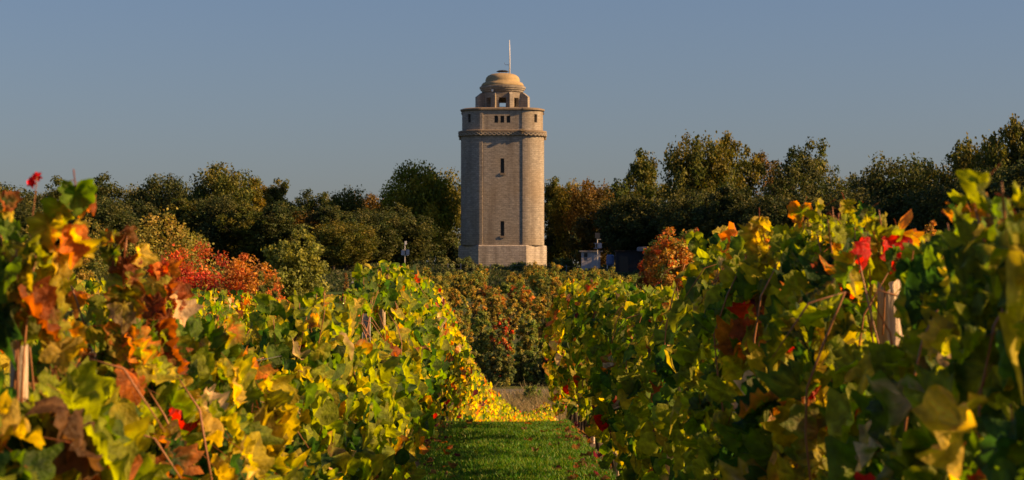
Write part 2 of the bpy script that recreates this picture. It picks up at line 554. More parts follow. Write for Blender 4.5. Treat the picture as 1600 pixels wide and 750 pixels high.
def palette_for(row, y, z, top, r_, n, patch):
    """weights over PK for each leaf"""
    W = np.zeros((n, len(PK)))
    d = dict(zip(PK, range(len(PK))))
    a = np.clip(patch, 0, 1)                   # local autumn strength 0..1
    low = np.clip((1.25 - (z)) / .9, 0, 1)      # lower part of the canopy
    near = smooth01((9.5 - y) / 4.0)
    far = smooth01((y - 26) / 10.0)
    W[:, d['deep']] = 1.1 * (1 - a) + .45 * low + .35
    W[:, d['green']] = 2.6 * (1 - .6 * a) * (1 - .3 * far)
    W[:, d['lime']] = 2.9
    W[:, d['gold']] = .95 + .8 * a + .5 * far
    W[:, d['yellow']] = .18 + .5 * a + .1 * far
    W[:, d['orange']] = .08 + .9 * a ** 2 + .25 * far
    W[:, d['rust']] = .08 + .9 * a ** 2
    W[:, d['red']] = .05 + .35 * a ** 2 + .3 * far * low
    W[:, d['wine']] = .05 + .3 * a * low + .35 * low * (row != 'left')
    W[:, d['brown']] = .06 + .3 * a
    W[:, d['pale']] = .12 + .25 * near
    if row == 'left':
        W[:, d['orange']] += .8 * near * a; W[:, d['rust']] += .6 * near * a
    W /= W.sum(1, keepdims=True)
    return W


def pick(W, r_):
    c = W.cumsum(1)
    return (r_.random((len(W), 1)) > c).sum(1).clip(0, W.shape[1] - 1)


def vine_foliage(row, yc, span, lod, seed, count, extra_shoots=(), gaps=True):
    """leaf positions round one vine; returns world coordinates"""
    r_ = np.random.default_rng(seed)
    off = ROWS[row][0]
    tops = TOP.get(row, ([0, 100], [1.86, 1.86]))
    n = count
    y = yc + r_.uniform(-.62, .62, n) * span
    topz = np.interp(y, *tops)
    ph = seed * .0
    topz = topz + .07 * np.sin(y * 4.1 + off) + .05 * np.sin(y * 9.7 + 2 * off)
    xc = lane(y) + off
    thick = .30 + .07 * np.sin(y * 2.3 + off * 3) + .05 * np.sin(y * 6.1 + 1)
    bot = .62 + .16 * (smooth01((y - 20) / 3) * smooth01((40 - y) / 3)) + .16 * np.sin(y * 1.7 + off) + .10 * np.sin(y * 5.3)
    u = r_.random(n)
    z = bot + (topz - bot) * (1 - (1 - u) ** 1.05)
    if row == 'right': bot = bot + .03; thick = thick * .86
    # hanging leaves below
    hang = r_.random(n) < .04
    z = np.where(hang, bot - r_.random(n) * .38, z)
    h = np.clip((z - bot) / (topz - bot), 0, 1)
    half = thick * (1 - .45 * h ** 3) * (.8 + .35 * np.sin(np.pi * np.clip(h, .05, 1)))
    side = np.where(r_.random(n) < (.66 if row == 'right' else .5), -1.0, 1.0)
    rr = r_.random(n) ** .55
    x = xc + side * half * rr * 1.12
    P = np.stack([x, y, z], 1)
    Nn = np.stack([side * (.45 + .75 * rr), r_.normal(-.15, .5, n), .25 + .55 * h ** 2 + r_.normal(0, .38, n)], 1)
    Nn[:, 0] += r_.normal(0, .35, n) + (.60 if row == 'right' else .10)
    Nn[:, 2] += .22
    Tt = np.stack([side * .35 + r_.normal(0, .3, n), r_.normal(0, .55, n), np.full(n, -1.0)], 1)
    S = r_.uniform(.085, .185, n) * (1 - .2 * h ** 4)
    S = S * (1.0 if lod == 0 else .88)
    # upright shoots above the canopy
    PS, NS, TS, SS = [], [], [], []
    canes = []
    nsh = (2 if row == 'left' and yc < 11 else 5) if lod < 3 else 3
    sh = [(yc + r_.uniform(-.5, .5) * span, r_.uniform(.02, .15), r_.normal(0, .08)) for _ in range(nsh)] + list(extra_shoots)
    for sy, hh, dx in sh:
        tz = float(np.interp(sy, *tops))
        bx = float(lane(sy)) + off + dx * .6
        k = max(3, int((hh + .25) / .035))
        lean = r_.normal(0, .10, 2)
        pts = []
        for i in range(k + 1):
            f = i / k
            q = np.array([bx + dx * f * .5 + lean[0] * hh * f * f * 2, sy + lean[1] * f, tz - .25 + (hh + .25) * f])
            pts.append(q)
            if f < .12: continue
            s_ = -1.0 if i % 2 else 1.0
            for _ in range(2 if hh > .24 else 1):
                a = r_.uniform(0, 2 * math.pi)
                PS.append(q + np.array([math.cos(a) * .035, math.sin(a) * .035, 0]))
                NS.append([math.cos(a) * .8, math.sin(a) * .6 - .3, .5 + r_.normal(0, .3)])
                TS.append([math.cos(a) * .7, math.sin(a) * .7, -.8 + r_.normal(0, .4)])
                SS.append(r_.uniform(.09, .155) * (1 - .35 * f))
        canes.append((pts, hh))
    if PS:
        P = np.concatenate([P, PS]); Nn = np.concatenate([Nn, NS]); Tt = np.concatenate([Tt, TS]); S = np.concatenate([S, SS])
    if gaps:
        keep = gap_mask(P, GAPS)
        P, Nn, Tt, S = P[keep], Nn[keep], Tt[keep], S[keep]
    n = len(P)
    patch = .5 + .9 * (np.array([mnoise.noise(Vector((p[0] * 1.2, p[1] * .9, p[2] * 1.6 + off))) for p in P]))
    patch = patch + (.06 if row == 'left' else -.18) * smooth01((9.0 - P[:, 1]) / 2.5) - .50 * smooth01((P[:, 1] - 8) / 2.5) * smooth01((32 - P[:, 1]) / 6)
    if row == 'left': patch = patch + .38 * smooth01((6.6 - P[:, 1]) / .6) * smooth01((P[:, 2] - 1.55) / .2)
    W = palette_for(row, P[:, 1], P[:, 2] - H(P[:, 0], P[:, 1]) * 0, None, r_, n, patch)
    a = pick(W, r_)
    # leaves of one shoot turn together
    cell = np.floor(P / np.array([.30, .30, .26]) + .35 * np.sin(P[:, [1, 2, 0]] * 9)).astype(np.int64)
    hsh = (np.sin(cell @ np.array([12.9898, 78.233, 37.719])) * 43758.5453) % 1.0
    ac = (hsh[:, None] > W.cumsum(1)).sum(1).clip(0, len(PK) - 1)
    a = np.where(r_.random(n) < .70, ac, a)
    Cc = PC[a]
    W2 = W.copy(); W2[:, 3:6] *= 1.8; W2 /= W2.sum(1, keepdims=True)
    b = np.where(r_.random(n) < .45, pick(W2, r_), a)
    Ce = PC[b]
    jit = r_.uniform(.72, 1.25, (n, 1))
    Cc = Cc * jit; Ce = Ce * jit
    P = P.copy(); P[:, 2] += H(lane(P[:, 1]) + off, P[:, 1])
    R = frames(Nn, Tt)
    V, Fs, C = leaves_geo(P, R, S, Cc, Ce, lod, r_)
    if lod == 0:                               # leaf stalks
        pet = P; back = P - R[:, :, 1] * S[:, None] * .55 - R[:, :, 2] * .02
        m = len(P); w = .0016
        a1 = R[:, :, 0] * w; a2 = R[:, :, 2] * w
        V2 = np.stack([pet + a1, pet - a1, pet + a2, back + a1, back - a1, back + a2], 1).reshape(-1, 3)
        o = np.arange(m)[:, None] * 6 + len(V)
        Q2 = np.concatenate([o + np.array([[0, 1, 4, 3]]), o + np.array([[1, 2, 5, 4]]), o + np.array([[2, 0, 3, 5]])])
        V = np.concatenate([V, V2]); Fs = Fs + [Q2]
        C = np.concatenate([C, np.tile(np.array([[.30, .10, .03]]), (len(V2), 1))])
    return V, Fs, C, canes


def vine_trunk(mb, x, y, z0, r_):
    px, py = 0.0, 0.0
    pts = []; rs = []
    hh = .78
    lean = r_.normal(0, .05, 2)
    for i in range(8):
        f = i / 7
        pts.append((x + lean[0] * f + r_.normal(0, .012), y + lean[1] * f + r_.normal(0, .012), z0 - .08 + (hh + .08) * f))
        rs.append(.034 - .012 * f + .006 * r_.random())
    mb.tube(pts, rs, 7, .35)
    t = np.array(pts[-1])
    for s in (-1, 1):
        mb.tube([t, t + [0, s * .12, .10], t + [0, s * .35, .15], t + [0, s * .55, .13]], [.020, .016, .012, .008], 6, .3)
    # thin support stake beside the stem
    return t


ORD = ['first', 'second', 'third', 'fourth', 'fifth', 'sixth', 'seventh', 'eighth', 'ninth', 'tenth', 'eleventh', 'twelfth', 'thirteenth',
       'fourteenth', 'fifteenth', 'sixteenth', 'seventeenth', 'eighteenth', 'nineteenth', 'twentieth']


def ordinal(i):
    if i < 20: return ORD[i]
    tens = {2: 'twenty', 3: 'thirty', 4: 'forty', 5: 'fifty', 6: 'sixty', 7: 'seventy', 8: 'eighty'}
    t, u = divmod(i + 1, 10)
    if u == 0: return {2: 'twentieth', 3: 'thirtieth', 4: 'fortieth', 5: 'fiftieth', 6: 'sixtieth', 7: 'seventieth', 8: 'eightieth'}[t]
    return tens[t] + '-' + ORD[u - 1]


ROWNAME = {'left': 'the row left of the lane', 'right': 'the row right of the lane',
           'second_left': 'the second row left of the lane', 'third_left': 'the third row left of the lane',
           'fourth_left': 'the fourth row left of the lane', 'second_right': 'the second row right of the lane'}
SHOOTS = {  # (row, vine nearest y) -> extra tall shoots: (y, height above the canopy, sideways)
    'left': [(5.62, .36, -.02), (5.70, .33, -.04), (5.60, .30, -.06), (5.52, .26, .03), (5.75, .24, -.03), (6.9, .34, .02), (7.1, .26, .1), (7.0, .22, -.05), (20.5, .14, 0), (21.5, .12, .05)],
    'right': [(4.75, .10, -.22), (4.95, .08, -.16), (5.9, .20, .0), (5.75, .16, -.05), (8.4, .14, .0), (8.0, .10, -.1), (9.0, .12, .05), (10.2, .12, -.06), (12.4, .12, -.05), (12.8, .12, -.1), (9.6, .10, 0)],
}
vi = 0
for row, (off, y0, y1) in ROWS.items():
    y = y0
    k = 0
    while y < y1:
        d = y
        main = row in ('left', 'right')
        if d < 10.5: lod, cnt = 0, 360
        elif d < 24: lod, cnt = 1, 430
        elif d < 40: lod, cnt = 2, 460
        else: lod, cnt = 3, 380
        if not main:
            lod = max(lod, 2); cnt = 360
        sp = 1.1 if d < 40 else 1.3
        r_ = np.random.default_rng(1000 + vi)
        xs = float(lane(y)) + off
        zg = Hs(xs, y)
        if row == 'right': cnt = int(cnt * .74)
        root = empty('grapevine', (xs, y, zg))
        ex = [s for s in SHOOTS.get(row, []) if y - sp / 2 <= s[0] < y + sp / 2]
        V, Fs, C, canes = vine_foliage(row, y, sp, lod, 500 + vi, cnt, ex)
        V = V - np.array([xs, y, zg])
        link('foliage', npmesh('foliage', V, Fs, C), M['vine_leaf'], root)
        if main and d < 45 or k % 2 == 0 or d < 45:
            mb = MB(); vine_trunk(mb, 0, 0, 0, r_)
            mb.build('trunk', M['bark'], root, smooth=True)
        if main and d < 26:
            for pts, hh in canes:
                mb = MB()
                pts = [np.array(p) - np.array([xs, y, zg]) + np.array([0, 0, zg]) for p in pts]
                mb.tube(pts, [.003] * (len(pts) - 1) + [.0015], 5); mb.build('cane', M['cane'], root, smooth=True)
            for _ in range(3):
                yy = r_.uniform(-.5, .5); zz = .8
                pts = []
                xx = r_.normal(0, .08); s_ = r_.choice([-1, 1])
                topz = float(np.interp(y + yy, *TOP[row]))
                for f in np.linspace(0, 1, 8):
                    pts.append((xx + s_ * .22 * math.sin(f * 2.6) + r_.normal(0, .008), yy + r_.normal(0, .015) + .1 * f * s_, .85 + (topz - .88) * f))
                if r_.random() < .45:
                    pts += [(pts[-1][0] + s_ * .10, pts[-1][1], pts[-1][2] - .03), (pts[-1][0] + s_ * .2, pts[-1][1], pts[-1][2] - .18)]
                mb = MB(); mb.tube(pts, [.0035] * (len(pts) - 1) + [.0015], 5); mb.build('cane', M['cane'], root, smooth=True)
        if k < 26 and main:
            look = ('rusty orange and yellow' if (row == 'left' and d < 9) else 'yellow-green' if d < 26 else 'golden yellow')
            tag(root, f'{look} grapevine, {ordinal(k)} plant along {ROWNAME[row]}', 'grapevine', 'grapevines along the lane')
        elif main:
            tag(root, f'golden yellow grapevine, {ordinal(k)} plant along {ROWNAME[row]}', 'grapevine', 'grapevines along the lane')
        else:
            tag(root, f'green grapevine, {ordinal(k)} plant along {ROWNAME[row]}', 'grapevine', 'grapevines in the outer rows')
        if row == 'left' and abs(y - 5.6) < .55:
            # the single red leaf standing on the tip of the tall shoot
            d0 = 5.62
            c0 = np.array([X(57, d0), d0, Z(271, d0)]) - np.array([xs, y, zg])
            rr2 = np.random.default_rng(3)
            Vr, Fr, Cr = leaves_geo(np.array([c0 + [-.008, 0, -.012]]), frames(np.array([[-.5, -1.0, .6]]), np.array([[-.8, .3, .7]])),
                                    np.array([.042]), np.array([[.62, .01, .012]]), np.array([[.62, .01, .012]]), 0, rr2)
            lf = link('leaf', npmesh('leaf', Vr, Fr, Cr), M['vine_leaf'], root)
            lf['label'] = 'small bright red leaf on the tip of the shoot'
            mb = MB(); mb.tube([c0 + [-.01, 0, -.10], c0 + [-.004, 0, -.05], c0 + [0, 0, -.008]], .0012, 4)
            mb.build('leaf_stalk', M['cane'], root)
        vi += 1; k += 1
        y += sp

# ------------------------------------------------------------------ posts and wires
def wood_post(px, d, topz, w, label, lean=0.0):
    x = X(px, d)
    zg = Hs(x, d)
    r_ = np.random.default_rng(int(px))
    n, m = 20, 16
    V, Q = [], []
    for j in range(m):
        f = j / (m - 1)
        z = -.15 + (topz - zg + .15) * f
        for i in range(n):
            a = 2 * math.pi * i / n
            rr = w / 2 * (1 + .10 * math.sin(i * 2.7 + 3) * (1 + f) * .6 + .05 * math.sin(i * 7 + j * .6)) * (1.05 - .12 * f)
            V.append((rr * math.cos(a) + lean * f, rr * math.sin(a), z + (r_.uniform(-.03, .012) if j == m - 1 else 0)))
    for j in range(m - 1):
        for i in range(n): Q.append((j * n + i, j * n + (i + 1) % n, (j + 1) * n + (i + 1) % n, (j + 1) * n + i))
    V.append((lean, 0, topz - zg - .02))
    T = [((m - 1) * n + i, (m - 1) * n + (i + 1) % n, len(V) - 1) for i in range(n)]
    o = link('vine_post', npmesh('vine_post', np.array(V), [np.array(Q), np.array(T)]), M['post_wood'], None, (x, d, zg))
    tag(o, label, 'post', 'posts holding the vine rows')
    return o


wood_post(1386, 8.0, Z(428, 8.0), .085, 'weathered split wooden post bared among the leaves right of the lane', .012)
wood_post(31, 6.0, Z(524, 6.0), .045, 'grey squared wooden post behind the rusty vine nearest on the left')
wood_post(598, 21.5, Z(474, 21.5), .052, 'short brown wooden post just behind the metal post left of the lane')
for i, d in enumerate((27.5, 33.0, 38.5)):
    x = float(lane(d)) - 1.15
    wood_post(800 + x / d * F, d, 1.75, .06, f'wooden post under the leaves, {ORD[i + 1]} beyond the metal post on the left')
for i, d in enumerate((13.6, 19.2, 25.0, 31.0, 37.0, 43.5)):
    x = float(lane(d)) + 1.15
    wood_post(800 + x / d * F, d, 1.72, .065, f'wooden post under the leaves, {ORD[i + 1]} post in the row right of the lane')
# open steel channel post
d = 19.0; x = X(572.5, d); zt = Z(490, d)
t = empty('metal_vine_post', (x, d, 0))
MB().box((0, .012, zt / 2 - .1), (.052, .004, zt + .2)).build('web', M['steel'], t)
f1 = MB().box((-.029, 0, zt / 2 - .1), (.006, .034, zt + .2)).build('flange', M['steel_edge'], t)  # flanges paler than the web: edge highlight put into the colour
f2 = MB().box((.029, 0, zt / 2 - .1), (.006, .034, zt + .2)).build('flange', M['steel_edge'], t)
tag(t, 'bluish steel channel post with edge highlights painted pale standing clear of the leaves', 'post', 'posts holding the vine rows')
for row, y1 in (('left', 60), ('right', 46)):
    for zz, nm in ((.95, 'lower'), (1.5, 'upper')):
        mb = MB()
        ys = np.arange(3.0, y1, 1.5)
        mb.tube([(float(lane(q)) + ROWS[row][0], q, Hs(float(lane(q)) + ROWS[row][0], q) + zz) for q in ys], .0015, 4)
        o = mb.build('trellis_wire', M['wire'])
        tag(o, f'{nm} thin trellis wire running inside {ROWNAME[row]}', 'wire', 'trellis wires')

# ------------------------------------------------------------------ lane grass, fallen leaves, dry grass
def blades(n, xr, yr, hmin, hmax, w, cols, seed, laneoff=True, clump=0.0):
    r_ = np.random.default_rng(seed)
    y = r_.uniform(yr[0], yr[1], n)
    x = r_.uniform(xr[0], xr[1], n) + (lane(y) if laneoff else 0)
    if clump:
        q = np.array([mnoise.noise(Vector((a * 1.5, b * 1.1, 3.3))) for a, b in zip(x, y)])
        keep = q > -clump * r_.random(n)
        x, y = x[keep], y[keep]; q = q[keep]
    else:
        q = np.zeros(len(x))
    n = len(x)
    z = H(x, y)
    h = r_.uniform(hmin, hmax, n) * (1 + .6 * q)
    a = r_.uniform(0, 2 * math.pi, n)
    dx, dy = np.cos(a), np.sin(a)
    b = r_.normal(0, .45, (n, 2)) * h[:, None]
    P0 = np.stack([x - dx * w, y - dy * w, z - .005], 1); P1 = np.stack([x + dx * w, y + dy * w, z - .005], 1)
    m0 = np.stack([x - dx * w * .8 + b[:, 0] * .3, y - dy * w * .8 + b[:, 1] * .3, z + h * .6], 1)
    m1 = np.stack([x + dx * w * .8 + b[:, 0] * .3, y + dy * w * .8 + b[:, 1] * .3, z + h * .6], 1)
    tp = np.stack([x + b[:, 0], y + b[:, 1], z + h], 1)
    V = np.stack([P0, P1, m1, m0, tp], 1).reshape(-1, 3)
    o = np.arange(n)[:, None] * 5
    Q = o + np.array([[0, 1, 2, 3]]); T = o + np.array([[3, 2, 4]])
    cols = np.array(cols)
    c = cols[r_.integers(0, len(cols), n)] * r_.uniform(.7, 1.3, (n, 1))
    return V, [Q, T], np.repeat(c, 5, 0)


GC = [(.055, .180, .008), (.075, .21, .010), (.13, .24, .016), (.038, .13, .008), (.20, .25, .03)]
V, Fs, C = blades(145000, (-.95, 1.08), (16, 50), .03, .085, .006, GC, 1, clump=1.2)
tag(link('grass', npmesh('grass', V, Fs, C), M['grass']), 'short bright green grass of the lane between the vine rows', 'grass', kind='stuff')
V, Fs, C = blades(36000, (-4, 9), (90, 107.5), .35, .85, .012, [(.36, .27, .13), (.28, .22, .10), (.20, .20, .08)], 2, laneoff=False, clump=1.0)
tag(link('dry_grass', npmesh('dry_grass', V, Fs, C), M['grass']), 'straw coloured tall grass beyond the end of the lane', 'grass', kind='stuff')
r_ = np.random.default_rng(8)
n = 300
y = r_.uniform(17, 37, n); x = lane(y) + r_.choice([-1, 1], n) * (1.15 - np.abs(r_.normal(0, .30, n)))
P = np.stack([x, y, H(x, y) + .05], 1)
R = frames(np.stack([r_.normal(0, .4, n), r_.normal(0, .4, n), np.ones(n)], 1), r_.normal(0, 1, (n, 3)))
ci = r_.choice([6, 9, 9, 9, 8, 9], n)
V, Fs, C = leaves_geo(P, R, r_.uniform(.07, .11, n), PC[ci], PC[ci], 1, r_)
tag(link('fallen_leaves', npmesh('fallen_leaves', V, Fs, C), M['vine_leaf']), 'brown and red fallen vine leaves scattered on the lane', 'leaves', kind='stuff')


# ------------------------------------------------------------------ trees and shrubs
def cards(P, size, r_, outward=None, asp=1.0):
    """bent leaf clump cards (one quad folded into two triangles)"""
    n = len(P)
    nn = r_.standard_normal((n, 3))
    if outward is not None: nn = nn * .75 + outward * .9
    nn[:, 2] += .35
    R = frames(nn, r_.standard_normal((n, 3)))
    s = size * r_.uniform(.55, 1.35, n)
    T = np.array([[-.5, 0, 0], [0, -.42, .10], [.5, .05, 0], [.05, .48, .12]]) * np.array([1, asp, 1])
    jit = r_.normal(0, .10, (n, 4, 3))
    V = np.einsum('nij,nvj->nvi', R, (T[None] + jit)) * s[:, None, None] + P[:, None, :]
    o = np.arange(n)[:, None] * 4
    F3 = np.concatenate([o + np.array([[0, 1, 2]]), o + np.array([[0, 2, 3]])])
    return V.reshape(-1, 3), F3


def crown_mesh(name, w, h, base, leaf, nclump, per, cols, seed, shape='round', fine=1.0):
    """crown w wide, h high from base upward: leaf clumps on limbs spread through the volume"""
    r_ = np.random.default_rng(seed)
    cs, rs = [], []
    nclump = int(nclump * (1 / fine) ** 1.9); per = max(12, int(per * fine ** 1.7))
    while len(cs) < nclump:
        v = r_.standard_normal(3); v /= np.linalg.norm(v)
        rr = r_.random() ** .40
        p = v * rr
        u = (p[2] + 1) / 2
        if shape == 'round': k = 1.0
        elif shape == 'oval': k = .80 + .25 * math.sin(u * math.pi)
        elif shape == 'cone': k = 1.15 - .85 * u
        elif shape == 'dome': k = 1.15 if u < .5 else 1.0
        else: k = .62 + .7 * math.sin(u * 5.5 + seed) ** 2       # tiered, irregular
        c = np.array([p[0] * w / 2 * k, p[1] * w / 2 * k, base + h * u])
        c[0] += .16 * w * math.sin(u * 4 + seed * 1.7) * (shape == 'tier')
        cs.append(c)
        rs.append(fine * (.13 + .10 * r_.random()) * w * (1 - .35 * u * (shape in ('tier', 'oval'))))
    P, O, K = [], [], []
    for i, (c, r0) in enumerate(zip(cs, rs)):
        m = int(per * r_.uniform(.6, 1.4))
        v = r_.standard_normal((m, 3)); v /= np.linalg.norm(v, axis=1, keepdims=True)
        q = r_.random((m, 1)) ** .45 * (1 + .25 * np.sin(v[:, :1] * 7 + i) * np.cos(v[:, 2:] * 6 + i * 2))
        sq = np.array([1.0, 1.0, .98])
        P.append(c + v * q * r0 * sq); O.append(v); K.append(np.full(m, i))
    P = np.concatenate(P); O = np.concatenate(O); K = np.concatenate(K)
    V, F3 = cards(P, leaf, r_, O)
    cols = np.array(cols)
    cl = cols[r_.integers(0, len(cols), nclump)] * r_.uniform(.75, 1.3, (nclump, 1))
    c = cl[K] * r_.uniform(.65, 1.4, (len(P), 1))
    mix = r_.random((len(P), 1)) < .18
    c = np.where(mix, cols[r_.integers(0, len(cols), len(P))], c)
    me = npmesh(name, V, [F3], np.repeat(c, 4, 0), smooth=False)
    return me, cs


def trunk_mesh(name, h, base, w, cs, seed, r0=.28, multi=1):
    r_ = np.random.default_rng(seed)
    mb = MB()
    for s in range(multi):
        o = np.array([r_.normal(0, .25 * (multi > 1)), r_.normal(0, .25 * (multi > 1)), 0])
        top = base + h * .75
        pts = [o + np.array([r_.normal(0, .03 * abs(z)), r_.normal(0, .03 * abs(z)), z]) * [1, 1, 1] for z in np.linspace(-.3, top, 7)]
        rs = [r0 * (1.15 - .95 * i / 6) / math.sqrt(multi) for i in range(7)]
        mb.tube(pts, rs, 8, .15)
        for c in [cs[i] for i in r_.integers(0, len(cs), 12)]:
            k = min(6, max(1, int((c[2] - .25 * h) / (top + .3) * 6)))
            a = pts[k]
            if c[2] < a[2] - .5: a = pts[max(1, k - 2)]
            m = (a + c) / 2 + np.array([0, 0, -.05 * h * .3])
            mb.tube([a, m, c], [rs[k] * .45, rs[k] * .28, rs[k] * .08], 5)
    V = np.concatenate(mb.V)
    return npmesh(name, V, [np.concatenate([np.asarray(q).reshape(-1, 4) for q in mb.Q]), np.concatenate([np.asarray(q).reshape(-1, 3) for q in mb.T])])


TG = [(.066, .080, .020), (.048, .068, .019), (.085, .090, .023), (.115, .105, .025)]
TEMPL = {}
SPEC = {  # kind: w, h, base, leaf, clumps, per, shape, trunk radius   (unit: metres for a tree about 15 m high)
    'oak': (10, 11, 2.4, .33, 95, 170, 'round', .32),
    'beech': (9, 12.5, 2.0, .32, 100, 165, 'oval', .30),
    'broad': (12, 10.5, 2.6, .35, 110, 165, 'dome', .35),
    'airy': (9, 12, 2.4, .32, 75, 120, 'tier', .26),
    'tall': (9.5, 13.5, 1.5, .33, 110, 160, 'tier', .28),
    'open': (8.5, 12, 2.4, .30, 62, 110, 'oval', .24),
}
for kind, (w, h, b, lf, nc, per, shp, tr) in SPEC.items():
    for v in range(2):
        me, cs = crown_mesh('crown', w, h, b, lf, nc, per, TG, 100 + 7 * v + list(SPEC).index(kind) * 31, shp, fine=.72)
        me.materials.append(M['tree_leaf'])
        tm = trunk_mesh('trunk', h, b, w, cs, 300 + v + list(SPEC).index(kind) * 5, tr)
        tm.materials.append(M['tree_bark'])
        TEMPL[(kind, v)] = (me, tm, b + h, w)

tree_n = 0


def tree(px, py, wpx, d, kind, col, label, group=None, name='tree', cat='tree'):
    """a tree whose top reaches image row py and crown is wpx pixels wide, standing on the ground at distance d"""
    global tree_n
    x = X(px, d); zg = Hs(x, d)
    ht = Z(py, d) - zg
    me, tm, th, tw = TEMPL[(kind, tree_n % 2)]
    sx = wpx * d / F / tw * 1.15; sz = ht / (th + .3)
    root = empty(name, (x, d, zg), random.uniform(0, 6.28))
    root.scale = (sx, sx, sz)
    c = link('crown', me, None, root); c.color = (*col, 1)
    link('trunk', tm, None, root)
    tag(root, label, cat, group)
    tree_n += 1
    return root


DK = (.85, .95, .9); GN = (1.3, 1.3, .8); OL = (1.45, 1.35, .75); GD = (2.2, 1.7, .7); RU = (1.55, .95, .6); RD = (3.0, .75, .6); YG = (2.8, 2.4, .8)
# skyline trees: px, top row, width, distance, kind, colour
SKL = [  # left of the tower, counted away from it
    (684, 263, 80, 348, 'oak', OL), (652, 256, 92, 330, 'broad', YG), (601, 312, 60, 342, 'airy', GN), (572, 300, 70, 345, 'oak', RU),
    (545, 290, 60, 335, 'oak', OL), (505, 297, 66, 340, 'beech', GN), (468, 293, 60, 342, 'airy', DK), (430, 277, 66, 335, 'tall', OL),
    (395, 274, 62, 332, 'beech', GD), (348, 251, 88, 325, 'oak', GN), (300, 290, 70, 335, 'broad', DK), (252, 276, 92, 330, 'broad', DK),
    (212, 290, 60, 338, 'oak', OL), (174, 271, 84, 328, 'airy', DK), (128, 291, 66, 335, 'oak', OL), (86, 277, 66, 325, 'airy', GN),
    (40, 292, 90, 335, 'oak', DK), (-15, 285, 90, 335, 'broad', GN), (-75, 280, 90, 335, 'oak', DK)]
for i, a in enumerate(SKL):
    hue = {DK: 'dark green', GN: 'green', OL: 'olive', GD: 'golden green', RU: 'rusty brown', YG: 'yellow-green'}[a[5]]
    tree(*a, f'{hue} tree, {ordinal(i)} treetop on the skyline counting left from the tower', 'trees on the skyline')
SKR = [
    (868, 275, 56, 345, 'tall', OL), (890, 280, 50, 338, 'oak', GD), (926, 277, 66, 330, 'oak', RU), (962, 288, 50, 335, 'beech', OL),
    (1002, 230, 78, 300, 'tall', GN), (1042, 300, 60, 310, 'open', DK), (1091, 203, 92, 285, 'oak', OL), (1136, 203, 84, 288, 'tall', OL), (1190, 236, 84, 295, 'open', RU),
    (1235, 228, 90, 280, 'airy', DK), (1266, 217, 84, 286, 'airy', GN), (1318, 253, 74, 290, 'open', DK), (1362, 262, 70, 280, 'oak', DK),
    (1402, 238, 104, 270, 'oak', DK), (1448, 242, 70, 275, 'beech', DK), (1496, 212, 96, 262, 'airy', OL), (1542, 205, 96, 258, 'oak', OL),
    (1588, 179, 90, 250, 'tall', OL), (1640, 172, 110, 250, 'broad', DK), (1720, 165, 120, 250, 'oak', DK), (1800, 165, 120, 255, 'beech', GN), (1890, 150, 120, 265, 'oak', DK)]
for i, a in enumerate(SKR):
    hue = {DK: 'dark green', GN: 'green', OL: 'olive', GD: 'golden green', RU: 'rusty brown', YG: 'yellow-green'}[a[5]]
    tree(*a, f'{hue} tree, {ordinal(i)} treetop on the skyline counting right from the tower', 'trees on the skyline')
# lower trees standing before the skyline trees
mid = [(20, 312, 96, 300, 'oak', DK), (95, 318, 84, 305, 'beech', OL), (160, 305, 90, 300, 'oak', DK), (225, 312, 84, 308, 'tall', DK), (285, 308, 90, 305, 'beech', GN),
       (340, 300, 86, 303, 'oak', DK), (392, 316, 80, 300, 'tall', GN), (438, 310, 86, 300, 'beech', DK), (482, 328, 80, 302, 'oak', RU), (541, 343, 84, 290, 'oak', OL), (520, 318, 76, 300, 'beech', DK),
       (580, 322, 84, 304, 'oak', DK), (632, 316, 80, 308, 'tall', DK), (676, 330, 70, 345, 'oak', DK),
       (892, 330, 70, 345, 'oak', DK), (935, 325, 80, 305, 'beech', RU), (985, 300, 90, 295, 'oak', DK), (1035, 325, 84, 292, 'tall', DK),
       (1085, 290, 96, 275, 'oak', DK), (1140, 285, 96, 270, 'beech', DK), (1200, 300, 96, 266, 'oak', DK), (1262, 300, 96, 266, 'tall', DK), (1330, 290, 96, 262, 'oak', DK),
       (1400, 300, 104, 255, 'beech', DK), (1470, 280, 110, 250, 'oak', DK), (1540, 255, 116, 245, 'oak', DK), (1610, 240, 120, 240, 'beech', DK)]
lt = [a for a in mid if a[0] < 785][::-1]; rt = [a for a in mid if a[0] > 785]
for side, ls in (('left', lt), ('right', rt)):
    for i, a in enumerate(ls):
        hue = {DK: 'dark green', GN: 'green', OL: 'olive', GD: 'golden green', RU: 'rusty brown'}[a[5]]
        tree(*a, f'lower {hue} tree before the skyline trees, {ordinal(i)} counting {side} from the tower', 'lower trees of the belt')
# undergrowth that closes the foot of the belt
for me_i in range(2):
    me, cs = crown_mesh('bush', 6, 4.2, -.2, .36, 40, 90, TG, 900 + me_i, 'dome')
    me.materials.append(M['tree_leaf'])
    TEMPL[('bush', me_i)] = (me, None, 4.0, 6.6)
bi = 0
for px in list(range(-60, 660, 46)) + list(range(930, 1700, 50)):
    d = (318 if px < 785 else 300 if px < 1050 else 272) + random.uniform(-6, 6)
    if 900 < px < 1010: d += 22
    x = X(px, d); zg = Hs(x, d)
    me, _, th, tw = TEMPL[('bush', bi % 2)]
    o = link('undergrowth_bush', me, None, None, (x, d, zg))
    k = random.uniform(.9, 1.35); o.scale = (k, k, k * random.uniform(.9, 1.4)); o.rotation_euler = (0, 0, random.uniform(0, 6))
    o.color = (.75, .85, .85, 1)
    tag(o, 'dark green bush filling the shade under the tree belt', 'bush', 'undergrowth of the tree belt')
    bi += 1


